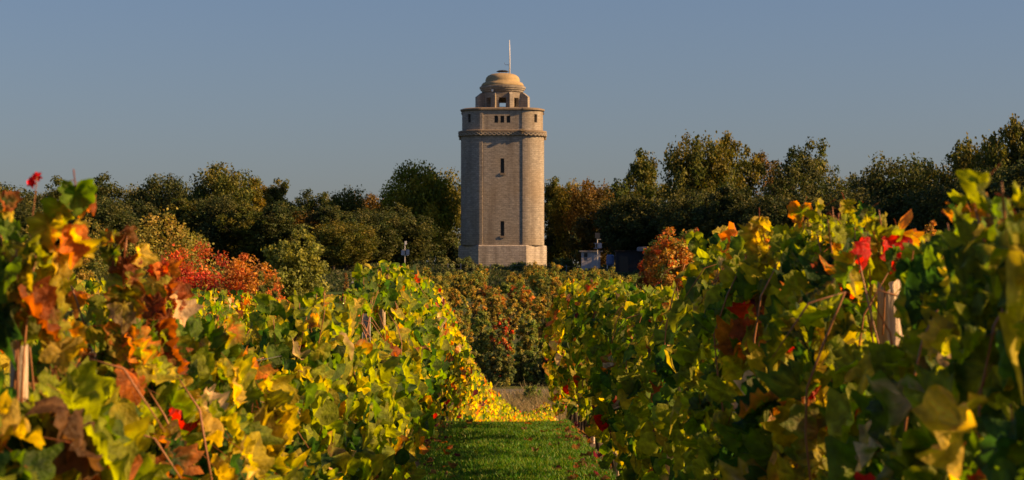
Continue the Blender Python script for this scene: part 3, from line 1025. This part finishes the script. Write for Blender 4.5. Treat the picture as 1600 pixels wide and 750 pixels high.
def shrub(px, py, wpx, d, cols, label, seed, shape='dome', leaf=.20, dens=1.0, group=None, name='shrub', base=-.2, cat='shrub', upright=0):
    cols = [tuple(v * 1.3 for v in q) for q in cols]
    x = X(px, d); zg = Hs(x, d)
    w = wpx * d / F; h = Z(py, d) - zg
    nc = int(34 * dens); per = int(110 * dens)
    me, cs = crown_mesh('leaves', w * .88, h * 1.05 - base - .07 * w, base, leaf, nc, per, cols, seed, shape, fine=.58)
    if upright:   # thin whips standing out of the outline
        pass
    root = empty(name, (x, d, zg))
    link('leaves', me, M['shrub_leaf'], root)
    tm = trunk_mesh('stem', h, base, w, cs, seed + 1, .05 + .012 * h, 3)
    link('stem', tm, M['tree_bark'], root)
    tag(root, label, cat, group)
    return root


OLV = [(.16, .15, .03), (.12, .13, .03), (.20, .16, .03), (.09, .11, .025)]
ORG = [(.38, .16, .03), (.40, .22, .04), (.30, .16, .04), (.42, .12, .03)]
RED = [(.46, .085, .03), (.42, .06, .035), (.44, .15, .035), (.32, .07, .03)]
GRN = [(.10, .14, .03), (.13, .17, .03), (.08, .11, .025), (.18, .19, .04)]
YEL = [(.34, .26, .04), (.26, .22, .04), (.20, .20, .04), (.36, .20, .04)]
MIX = [(.20, .12, .03), (.10, .10, .03), (.30, .12, .03), (.16, .14, .03)]
DKG = [(.06, .08, .025), (.05, .07, .02), (.09, .09, .03)]
YOL = [(.22, .19, .035), (.17, .17, .03), (.26, .18, .035)]
shrub(262, 336, 195, 168, YOL, 'broad olive-yellow shrub behind the red one', 1, dens=1.7)
shrub(305, 380, 150, 150, RED, 'fiery red shrub lit by the sun in front of the olive ones', 2, dens=1.5, leaf=.16)
shrub(386, 390, 124, 147, ORG, 'orange shrub right beside the red one', 3, dens=1.5, leaf=.16)
shrub(235, 400, 70, 152, MIX, 'brownish shrub left beside the red one', 4, dens=1.2, leaf=.17)
shrub(135, 336, 110, 190, OLV, 'tall olive shrub left of the broad yellow one', 5, dens=1.5)
shrub(60, 345, 90, 185, OLV, 'olive shrub glimpsed behind the tallest near shoot', 6, dens=1.3)
shrub(120, 398, 90, 140, YOL, 'lower golden brown shrub in front of the tall olive one', 7, dens=1.3, leaf=.16)
shrub(55, 410, 80, 138, YEL, 'golden shrub low behind the nearest vine shoot', 8, dens=1.2, leaf=.16)
shrub(190, 425, 70, 135, ORG, 'small orange shrub low before the olive shrubs', 9, dens=1.0, leaf=.15)
shrub(461, 356, 110, 180, [(.16, .18, .035), (.20, .20, .035), (.12, .14, .03)], 'round green tree standing free before the dark belt', 10, 'round', dens=1.7, name='tree', cat='tree', leaf=.22)
shrub(415, 425, 60, 145, OLV, 'low olive shrub between the orange shrub and the round tree', 11, dens=1.0, leaf=.15)
shrub(540, 426, 20, 170, [(.24, .16, .05), (.2, .12, .04)], 'narrow pointed brown shrub right of the round green tree', 12, 'cone', dens=.8, leaf=.12)
shrub(1054, 352, 104, 200, ORG + ORG + GRN + YEL, 'orange and green tree standing free right of the hut', 13, 'round', dens=1.7, name='tree', cat='tree', leaf=.22)
shrub(1085, 362, 40, 204, RED + ORG, 'reddish crown behind the orange and green tree', 14, 'round', dens=1.0, name='tree', cat='tree', leaf=.2)
shrub(1020, 385, 50, 203, MIX + RED, 'brownish red shrub at the side of the free standing orange tree', 15, 'round', dens=1.0, leaf=.2)
shrub(1458, 350, 66, 180, YEL + ORG, 'golden orange treetop showing over the vines on the right', 16, 'round', dens=1.3, name='tree', cat='tree', leaf=.2)
# scrub beyond the path, seen down the lane
YOL = [tuple(v * 1.25 for v in q) for q in YOL]
GRN = [tuple(v * 1.2 for v in q) for q in GRN]
_b = lambda c, k: [tuple(v * k for v in q) for q in c]
DKG = _b(DKG, 1.5); OLV2 = OLV; OLV = _b(OLV, 1.5); MIX = _b(MIX, 1.5)
scr = [(716, 482, 50, 118, OLV + YOL), (752, 488, 54, 121, OLV + GRN + GRN), (784, 486, 44, 117, RED + OLV + GRN), (826, 484, 54, 120, GRN + OLV + YOL),
       (862, 484, 50, 123, OLV + MIX), (738, 545, 54, 115, DKG + OLV), (780, 540, 54, 114.5, DKG + OLV), (822, 546, 54, 115.5, DKG + GRN), (860, 545, 50, 115, DKG), (700, 520, 50, 119, GRN + OLV), (675, 515, 50, 119, OLV)]
for i, a in enumerate(scr):
    low = a[1] > 515
    nm = 'low dark' if low else 'tall mixed autumn'
    rank = sorted(b[0] for b in scr if (b[1] > 515) == low).index(a[0])
    shrub(*a[:5], f'{nm} shrub beyond the path, {ordinal(rank)} from the left of its clump', 30 + i, 'oval', dens=1.6, leaf=.10, group='scrub beyond the path')
shrub(832, 598, 34, 108.5 - 3.5, GRN, 'small pale green shrub by the path at the end of the lane', 48, 'round', leaf=.11, dens=.8)
k = 0
FS = [(660, 452, 40, 165, YEL), (690, 455, 34, 172, YOL), (722, 462, 30, 150, YOL + GRN), (706, 448, 30, 200, YEL), (745, 456, 34, 160, YEL), (775, 448, 34, 175, YEL + ORG), (800, 455, 34, 158, YOL), (822, 450, 34, 180, MIX + YEL),
                          (845, 458, 34, 150, YEL), (868, 430, 30, 190, YEL), (888, 436, 36, 170, YEL + ORG), (910, 440, 40, 175, YOL), (940, 436, 40, 220, YOL + GRN), (975, 430, 40, 225, YOL), (1000, 436, 30, 222, GRN),
                          (760, 446, 36, 210, MIX), (735, 444, 36, 220, YOL), (640, 446, 34, 190, YOL), (610, 452, 34, 170, YOL), (810, 444, 34, 215, ORG), (790, 440, 30, 230, GRN), (590, 450, 40, 200, MIX), (500, 448, 60, 175, YOL)]
for (px, py, w, d, c) in FS:
    shrub(px, py, w, d, c, f'golden brown shrub in the field below the tower, {ordinal(sorted(f[0] for f in FS).index(px))} larger one from the left', 60 + k, 'dome' if k % 2 else 'oval', dens=1.1, leaf=.12, group='shrubs in the field')
    k += 1
for i in range(34):
    px = random.uniform(600, 1010); d = random.uniform(165, 262); w = random.uniform(26, 48)
    py = 484 - (Hs(X(px, d), d) + random.uniform(1.6, 2.9) - EYE) * F / d
    shrub(px, py, w, d, random.choice([YEL + GRN, YOL, OLV, OLV2 + YOL, GRN + YEL, GRN]), 'low golden brown autumn shrub among many in the field below the tower', 200 + i, 'dome' if i % 2 else 'oval', dens=1.0, leaf=.12, group='low shrubs of the field')
r_ = np.random.default_rng(77)
n = 110000
y = r_.uniform(238, 306, n); x = r_.uniform(-.17, .17, n) * y
q = np.array([mnoise.noise(Vector((a * .22, b * .10, 1.7))) for a, b in zip(x, y)])
hh_ = (.35 + 1.3 * np.clip(q + .25, 0, 1)) * r_.random(n) ** .6
V, F3 = cards(np.stack([x, y, H(x, y) + hh_], 1), .28, r_)
cc_ = np.array([(.05, .075, .02), (.07, .09, .03), (.10, .10, .035), (.04, .06, .02)])[r_.integers(0, 4, n)] * r_.uniform(.7, 1.4, (n, 1))
tag(link('scrub', npmesh('scrub', V, [F3], np.repeat(cc_, 4, 0), smooth=False), M['shrub_leaf']), 'rough dark green bramble and weeds covering the bank below the tower', 'undergrowth', kind='stuff')
# dark shrubs at the tower foot
for i, (px, py, w, d, l) in enumerate([(727, 402, 44, 309, 'rounded grey-green shrub at the left corner of the tower plinth'), (775, 413, 50, 311, 'low dark shrub under the middle of the tower plinth'),
                                       (812, 409, 50, 310, 'low dark shrub right of the middle of the tower plinth'), (842, 414, 40, 309, 'dark shrub at the right corner of the tower plinth'),
                                       (880, 402, 40, 306, 'dark bush between the tower and the hut'), (692, 402, 44, 308, 'dark bush left of the tower plinth'),
                                       (660, 405, 50, 306, 'dark bush right of the slender pole'), (750, 425, 60, 300, 'scrubby dark bank shrub before the tower'), (700, 425, 60, 296, 'scrubby dark bank shrub left before the tower'),
                                       (805, 424, 60, 298, 'scrubby bank shrub right before the tower'), (860, 422, 50, 296, 'scrubby bank shrub beside the fence post')]):
    shrub(px, py, w, d, DKG + [(.11, .13, .05)], l, 120 + i, 'dome', dens=1.0, leaf=.22)

# ------------------------------------------------------------------ the tower
TD = 322.0
TS = TD / F
tx = X(785, TD); tz = 6.9
tower = empty('stone_tower', (tx, TD + 5.7, tz))
tag(tower, 'tall round-cornered stone lookout tower with a domed belvedere above the trees', 'tower')


def zt(py): return Z(py, TD) - tz


def rsquare(hw, r, nseg=14, inset=0.0):
    """plan: square of half width hw with round corners of radius r, slight step where flat meets round"""
    c = hw - r
    pts = []
    for q in range(4):
        a0 = q * math.pi / 2
        cx, cy = c * (1 if q in (0, 3) else -1), c * (1 if q in (0, 1) else -1)
        for i in range(nseg + 1):
            a = a0 + (math.pi / 2) * i / nseg
            pts.append((cx + r * math.cos(a), cy + r * math.sin(a)))
        # sunk flat panel between two round corners
        e = np.array(pts[-1]); qn = (q + 1) % 4
        ncx, ncy = c * (1 if qn in (0, 3) else -1), c * (1 if qn in (0, 1) else -1)
        a = (q + 1) * math.pi / 2
        nx_ = np.array([ncx + r * math.cos(a), ncy + r * math.sin(a)])
        if inset:
            nrm = np.array([math.cos(a), math.sin(a)])
            dr = (nx_ - e) / np.linalg.norm(nx_ - e)
            pts += [tuple(e + dr * .08), tuple(e + dr * .10 - nrm * inset), tuple(nx_ - dr * .10 - nrm * inset), tuple(nx_ - dr * .08)]
    return pts


def octa(hw, ch):
    c = hw - ch
    return [(hw, -c), (hw, c), (c, hw), (-c, hw), (-hw, c), (-hw, -c), (-c, -hw), (c, -hw)]


def circ(r, n=40): return [(r * math.cos(2 * math.pi * i / n), r * math.sin(2 * math.pi * i / n)) for i in range(n)]


def prism(name, loops, mat, parent, smooth=False, caps=True):
    """loops: list of (plan points, z); skins between successive loops, uv = perimeter, height"""
    bm = bmesh.new()
    uvl = bm.loops.layers.uv.new('UVMap')
    rings = []
    for pts, z in loops:
        rings.append([bm.verts.new((p[0], p[1], z)) for p in pts])
    pts0 = loops[0][0]
    n = len(pts0)
    per = [0.0]
    for i in range(n):
        a = pts0[i]; b = pts0[(i + 1) % n]
        per.append(per[-1] + math.hypot(a[0] - b[0], a[1] - b[1]))
    for k in range(len(rings) - 1):
        for i in range(n):
            j = (i + 1) % n
            f = bm.faces.new((rings[k][i], rings[k][j], rings[k + 1][j], rings[k + 1][i]))
            z0, z1 = loops[k][1], loops[k + 1][1]
            if abs(z1 - z0) < .02: z1 = z0 + math.hypot(loops[k][0][i][0] - loops[k + 1][0][i][0], loops[k][0][i][1] - loops[k + 1][0][i][1])
            for lp, uv in zip(f.loops, ((per[i], z0), (per[i + 1], z0), (per[i + 1], z1), (per[i], z1))): lp[uvl].uv = uv
    if caps:
        for ring, sg in ((rings[0], -1), (rings[-1], 1)):
            f = bm.faces.new(ring if sg > 0 else ring[::-1])
            for lp in f.loops: lp[uvl].uv = (lp.vert.co.x, lp.vert.co.y)
    bmesh.ops.recalc_face_normals(bm, faces=bm.faces)
    me = bpy.data.meshes.new(name)
    bm.to_mesh(me); bm.free()
    if smooth:
        for p in me.polygons: p.use_smooth = abs(p.normal.z) < .99
    return link(name, me, mat, parent)


def cut(o, boxes):
    """sink real openings into a part"""
    mb = MB()
    for b in boxes: mb.box(*b)
    c = mb.build('cutter', M['stone'])
    c.parent = o.parent
    uvc = c.data.uv_layers.new(name='UVMap')
    md = o.modifiers.new('cut', 'BOOLEAN'); md.operation = 'DIFFERENCE'; md.solver = 'EXACT'; md.object = c
    bpy.context.view_layer.update()
    dg = bpy.context.evaluated_depsgraph_get()
    me = bpy.data.meshes.new_from_object(o.evaluated_get(dg))
    o.modifiers.clear()
    old = o.data; nm = old.name; o.data = me
    bpy.data.meshes.remove(old); me.name = nm
    bpy.data.objects.remove(c)


prism('plinth', [(octa(5.95, 2.75), 0), (octa(5.95, 2.75), zt(384.5)), (octa(5.83, 2.7), zt(383))], M['plinth'], tower)
PL = rsquare(5.62, 2.85, 14, .07)
shaft = prism('shaft', [(PL, zt(383)), (PL, zt(212))], M['stone'], tower)
slits = [(0, zt(258.5), .50, 23 * TS), (0, zt(357), .50, 23 * TS)]
cut(shaft, [((0, -5.5, z), (w, 2.2, h)) for _, z, w, h in slits])
for _, z, w, h in slits:
    fr = MB().box((0, -5.0, z), (w - .02, .06, h - .02)).build('slit_window', M['pane'], tower)
    MB().box((0, -5.50, z - h / 2 - .14), (w + .16, .30, .28)).build('sill', M['coping'], fr)
# frieze band under the gallery with its lattice
B1 = rsquare(5.98, 3.1, 14, .10)
B0 = rsquare(5.66, 2.9, 14, .12)
B2 = rsquare(5.9, 3.05, 14, .10)
frieze = prism('frieze', [(B0, zt(212) + .003), (B2, zt(211)), (B2, zt(206)), (B1, zt(205.5)), (B1, zt(203)), (B0, zt(202))], M['coping'], tower)
# lattice: slanted stone ribs round the frieze
mb = MB()
n = len(B2)
pl = [np.array(p) for p in B2]
seg = [np.linalg.norm(pl[(i + 1) % n] - pl[i]) for i in range(n)]
tot = sum(seg)


def along(s, off):
    s %= tot
    i = 0
    while s > seg[i]:
        s -= seg[i]; i += 1
    dr = (pl[(i + 1) % n] - pl[i]) / seg[i]
    nr = np.array([dr[1], -dr[0]])
    p = pl[i] + dr * s + nr * off
    return p


z0, z1 = zt(210.8), zt(206.2)
stp = .62
for k in range(int(tot / stp)):
    for sg in (1, -1):
        a = along(k * stp, .05); b = along(k * stp + stp, .05)
        za, zb = (z0, z1) if sg > 0 else (z1, z0)
        mb.tube([(a[0], a[1], za), (b[0], b[1], zb)], .075, 4)
mb.build('lattice', M['stone'], frieze)
# gallery storey
PG = rsquare(5.46, 2.75, 14, .07)
gal = prism('gallery', [(PG, zt(202) + .003), (PG, zt(171.5))], M['stone'], tower)
gw = [((785 + dx - 785) * TS, zt(185.5), .50, 11 * TS) for dx in (-9.6, -.1, 9.4)]
cut(gal, [((x, -5.3, z), (w, 1.6, h)) for x, z, w, h in gw] +
    [((sx * (2.71 + 2.75 * math.sin(rad(40))), -(2.71 + 2.75 * math.cos(rad(40))), zt(183.5)), (.5, 1.6, 13 * TS), sx * rad(40)) for sx in (-1, 1)])
for x, z, w, h in gw:
    MB().box((x, -4.75, z), (w - .02, .05, h - .02)).build('window', M['pane'], tower)
for sx in (-1, 1):
    a = rad(40)
    MB().box((sx * (2.71 + 2.3 * math.sin(a)), -(2.71 + 2.3 * math.cos(a)), zt(183.5)), (.48, .05, 13 * TS - .02), sx * a).build('window', M['pane'], tower)
C1 = rsquare(5.70, 2.85, 14, .10); C0 = rsquare(5.50, 2.76, 14, .12); C2 = rsquare(5.30, 2.6, 14, .10)
prism('coping', [(C0, zt(171.5) + .003), (C1, zt(170.5)), (C1, zt(168.3)), (C2, zt(166.8))], M['coping'], tower)
# belvedere: open octagonal drum with buttresses
dr0, dr1 = zt(167), zt(139.5)
OC = [(2.90 * math.cos(rad(22.5 + 45 * i)), 2.90 * math.sin(rad(22.5 + 45 * i))) for i in range(8)]
drum = prism('belvedere', [(OC, dr0), (OC, dr1)], M['stone'], tower)
zc = zt(155.8); hh = 15 * TS
cut(drum, [((0, 0, (dr0 + dr1) / 2), (3.7, 3.7, (dr1 - dr0) - .5), rad(22.5))])
for k in range(8):
    a_ = rad(-90 + 45 * k)
    front = k in (0, 1, 7)
    h_ = hh if front else .95
    zc_ = zc if front else zc - hh / 2 + .475 + .002 * k
    cut(drum, [((2.6 * math.cos(a_), 2.6 * math.sin(a_), zc_), (1.6, (.98 if k == 0 else .86), h_), a_)])
# buttresses on the corners of the drum: deep ones at the sides, shallow ones beside the front and back
for i in range(8):
    a = rad(22.5 + 45 * i)
    big = abs(math.cos(a)) > .7
    w, ro = (.36, 3.85) if big else (.22, 3.12)
    zs, zp = (zt(146.5), zt(139.8)) if big else (zt(144), zt(140.2))
    bm = bmesh.new(); uvl = bm.loops.layers.uv.new('UVMap')
    prof = [(2.2, dr0), (ro, dr0), (ro, zs), (ro - (.75 if big else .2), zp), (2.2, zp)]
    va, vb = [], []
    for rr, z in prof:
        for sx, lst in ((-w, va), (w, vb)):
            lst.append(bm.verts.new((rr * math.cos(a) - sx * math.sin(a), rr * math.sin(a) + sx * math.cos(a), z)))
    bm.faces.new(va); bm.faces.new(vb[::-1])
    for k in range(5): bm.faces.new((va[k], va[(k + 1) % 5], vb[(k + 1) % 5], vb[k]))
    bmesh.ops.recalc_face_normals(bm, faces=bm.faces)
    for f in bm.faces:
        for lp in f.loops:
            c = lp.vert.co; lp[uvl].uv = (c.x + c.y, c.z)
    me = bpy.data.meshes.new('buttress'); bm.to_mesh(me); bm.free()
    link('buttress', me, M['stone'], tower)
# cornice ring and dome
prism('cornice', [(circ(2.6), zt(139.5) + .003), (circ(2.82), zt(138)), (circ(2.86), zt(135.6)), (circ(3.0), zt(135.2)), (circ(3.02), zt(133)), (circ(3.12), zt(132.6)), (circ(3.14), zt(129.5)), (circ(2.95), zt(128.4))], M['stone'], tower)
dome = prism('dome', [(circ(2.93), zt(128.4) + .003), (circ(2.88), zt(126)), (circ(2.70), zt(123.2)), (circ(2.42), zt(121.6)), (circ(2.34), zt(121.2)), (circ(2.34), zt(118)), (circ(2.24), zt(114.5)), (circ(1.98), zt(111.3)),
                      (circ(1.55), zt(109.0)), (circ(.9), zt(107.7)), (circ(.3), zt(107.3))], M['dome'], tower, smooth=True)
hat = prism('vent_cap', [(circ(.82, 24), zt(104.8)), (circ(.85, 24), zt(104.2)), (circ(.5, 24), zt(102.6)), (circ(.08, 24), zt(102))], M['dark_paint'], tower)
for i in range(4):
    a = rad(45 + 90 * i)
    MB().box((.68 * math.cos(a), .68 * math.sin(a), (zt(104.6) + zt(107.6)) / 2 - .05), (.07, .07, zt(104.6) - zt(107.6) + .15)).build('cap_leg', M['dark_paint'], hat)
mast = MB()
mx_ = 11.3 * TS
mast.tube([(mx_, 0, zt(110)), (mx_, 0, zt(80)), (mx_ - .03, 0, zt(54))], [.09, .075, .04], 8)
mo = mast.build('flagpole', M['white'], tower, smooth=True)
MB().tube([(mx_, 0, zt(94)), (mx_ - .65, 0, zt(93.5)), (mx_ - .72, 0, zt(90))], .035, 5).build('pole_arm', M['blue'], mo)
# short lamp bracket and down pipe on the shaft
MB().tube([(8.2 * TS + 1.95, -5.45, zt(212)), (8.2 * TS + 1.95, -5.45, zt(300))], .018, 5).build('cable', M['steel_edge'], tower)
MB().box((2.66, -6.1, zt(203)), (.42, .42, .28)).box((2.66, -5.98, zt(206)), (.10, .10, .55)).build('lamp_bracket', M['dome'], tower)
MB().box((-1.35, -2.6, zt(137.5)), (.26, .30, .30)).build('floodlight', M['white'], tower)

# ------------------------------------------------------------------ hut, poles, hopper, low buildings, fence
def at(px, d):
    x = X(px, d); return x, Hs(x, d)


D = 283.0
x, zg = at(923, D)
hut = empty('hut', (x, D, zg))
tag(hut, 'small pale lilac hut with flat roof and one window right of the tower', 'hut')
hb = Z(423, D) - zg; htp = Z(393.5, D) - zg; hw = 29 * D / F
body = prism('wall', [([(-hw / 2, -1), (hw / 2, -1), (hw / 2, 1), (-hw / 2, 1)], hb), ([(-hw / 2, -1), (hw / 2, -1), (hw / 2, 1), (-hw / 2, 1)], htp)], M['shed'], hut)
cut(body, [((-hw / 2 + .48, -1, Z(401.5, D) - zg), (.42, .5, .95))])
wf = MB().box((-hw / 2 + .48, -.86, Z(399, D) - zg), (.40, .04, .55)).build('window', M['pane'], hut)
MB().box((-hw / 2 + .48, -.9, Z(404, D) - zg), (.40, .04, .30)).build('pane', M['roof_grey'], wf)
MB().box((0, 0, htp + .05), (hw + .55, 2.5, .10)).build('roof', M['roof_grey'], hut)
MB().box((hw / 2 - .42, -1.02, (hb + htp) / 2 - .1), (.62, .05, (htp - hb) * .8)).build('door', M['shed'], hut)
for sx in (-1, 1):
    for sy in (-1, 1):
        MB().box((sx * (hw / 2 - .12), sy * .8, hb / 2), (.14, .14, max(hb, .1))).build('leg', M['tree_bark'], hut)

D = 281.0
x, zg = at(933.5, D)
p = empty('equipment_pole', (x, D, zg))
tag(p, 'slender pale pole carrying dark boxes in front of the lilac hut', 'pole')
MB().tube([(0, 0, -.3), (0, 0, Z(372, D) - zg)], .055, 6).build('pole', M['steel_edge'], p)
MB().box((0, 0, Z(368, D) - zg), (.55, .4, .62)).build('box', M['dark_paint'], p)
b2 = MB().box((-.22, .0, Z(384, D) - zg), (.06, .35, .62)).box((.30, 0, Z(384, D) - zg), (.42, .35, .55)).box((.02, 0, Z(380.2, D) - zg), (.85, .3, .06)).box((-.1, 0, Z(388, D) - zg), (.66, .3, .06)).build('box', M['blue'], p)
MB().box((.15, 0, Z(400.5, D) - zg), (.72, .06, .06)).box((.15, 0, Z(374, D) - zg), (.5, .06, .06)).build('cross_arm', M['steel_edge'], p)
D = 286.0
x, zg = at(632.5, D)
p = empty('equipment_pole', (x, D, zg))
tag(p, 'slender pole carrying blue boxes left of the tower', 'pole')
MB().tube([(0, 0, -.3), (0, 0, Z(381, D) - zg)], .05, 6).build('pole', M['steel_edge'], p)
MB().box((-.25, 0, Z(395, D) - zg), (.36, .35, .55)).build('box', M['blue'], p)
MB().box((.34, 0, Z(394, D) - zg), (.34, .35, .6)).build('box', M['blue'], p)
MB().box((.06, 0, Z(390.5, D) - zg), (.75, .06, .05)).box((.06, 0, Z(399, D) - zg), (.75, .06, .05)).build('cross_arm', M['steel_edge'], p)
MB().box((.1, 0, Z(379.5, D) - zg), (.22, .2, .42)).build('lamp_head', M['white'], p)
D = 279.0
x, zg = at(953.5, D)
hp = empty('hopper_on_stilts', (x, D, zg))
tag(hp, 'blue tank raised on four pale legs right of the hut', 'tank')
zb = Z(415, D) - zg; ztp = Z(398, D) - zg
prism('tank', [(circ(.36, 10), zb), (circ(.48, 10), zb + .2), (circ(.46, 10), ztp - .12), (circ(.3, 10), ztp)], M['blue'], hp)
for sx in (-1, 1):
    for sy in (-1, 1):
        MB().box((sx * .34, sy * .3, zb / 2), (.08, .08, zb + .1)).build('leg', M['steel_edge'], hp)
# low dark buildings with pale roofs right of the tank
for (px0, px1, d, label) in ((962, 1009, 283, 'low dark open shed with a pale roof edge behind the blue tank'), (1012, 1044, 284, 'low dark shed with grey roof mostly hidden behind the orange tree')):
    w = (px1 - px0) * d / F
    x, zg = at((px0 + px1) / 2, d)
    b = empty('low_shed', (x, d, zg)); tag(b, label, 'shed')
    hz = Z(393, d) - zg
    sq = [(-w / 2, -1.6), (w / 2, -1.6), (w / 2, 1.6), (-w / 2, 1.6)]
    prism('wall', [(sq, 0), (sq, hz)], M['dark_wall'], b)
    if px0 < 1000:
        MB().box((w / 2 - .45, -.3, hz + .25), (1.1, 3.9, .5), 0, .92).build('roof', M['roof_grey'], b)
        MB().box((-.6, 0, hz + .04), (w - .9, 3.6, .08)).build('roof', M['dark_wall'], b)
    else:
        MB().box((0, 0, hz + .2), (w + .3, 3.6, .4), 0, .92).build('roof', M['roof_grey'], b)
    MB().box((-w / 4, -1.63, hz * .42), (w * .3, .05, hz * .8)).build('door', M['pane'], b)
x, zg = at(1226, 300)
b = empty('low_shed', (x, 300, zg)); tag(b, 'sliver of a pale roof glinting through the dark trees on the right', 'shed')
hz = Z(326, 300) - zg
prism('wall', [([(-1.4, -1.5), (1.4, -1.5), (1.4, 1.5), (-1.4, 1.5)], 0), ([(-1.4, -1.5), (1.4, -1.5), (1.4, 1.5), (-1.4, 1.5)], hz - .1)], M['dark_wall'], b)
MB().box((0, 0, hz + .1), (3.2, 3.4, .3), 0, .9).build('roof', M['white'], b)
# dark machine half hidden behind the vines
D = 230.0
x, zg = at(560, D)
mc = empty('field_machine', (x, D, zg)); tag(mc, 'dark boxy machine with small pale panel half hidden behind the vines', 'machine')
zt2 = Z(441, D) - zg
MB().box((0, 0, zt2 / 2 + .15), (1.5, 2.2, zt2 - .5), 0, .9).build('body', M['dark_paint'], mc)
MB().box((-.15, -.1, zt2 + .0), (.9, 1.2, .10)).build('roof', M['steel_edge'], mc)
MB().box((.28, -1.12, zt2 - .55), (.45, .06, .35)).build('panel', M['blue'], mc)
for sx in (-1, 1):
    for sy in (-.75, .75):
        w_ = MB(); w_.tube([(sx * .62, sy, .42), (sx * .84, sy, .42)], .42, 14); w_.build('wheel', M['dark_wall'], mc)
shrub(706, 372, 48, 344, DKG, 'dark shrub behind the left edge of the tower base', 150, 'dome', dens=1.4, leaf=.26)
shrub(866, 366, 52, 345, DKG, 'dark shrub behind the right edge of the tower base', 151, 'dome', dens=1.4, leaf=.26)
# wire fence below the tower
fp = [(766, 296), (822, 297), (852, 297), (903, 290), (885, 293), (955, 283), (981, 284), (1010, 283), (700, 296), (676, 296), (720, 297)]
fp.sort()
fence = empty('wire_fence', (X(fp[0][0], fp[0][1]), fp[0][1], Hs(X(*fp[0]), fp[0][1])))
tag(fence, 'thin wire fence on slim posts crossing the bank below the tower', 'fence')
o0 = np.array(fence.location)
tops = []
for (px, d) in fp:
    x, zg = at(px, d)
    MB().box((x - o0[0], d - o0[1], zg - o0[2] + .65), (.09, .09, 1.7)).build('post', M['steel'], fence)
    tops.append(np.array([x, d, zg + 1.3]) - o0)
mb = MB()
for hz in (0, -.45, -.9): mb.tube([q + [0, 0, hz] for q in tops], .010, 4)
mb.build('wire', M['wire'], fence)
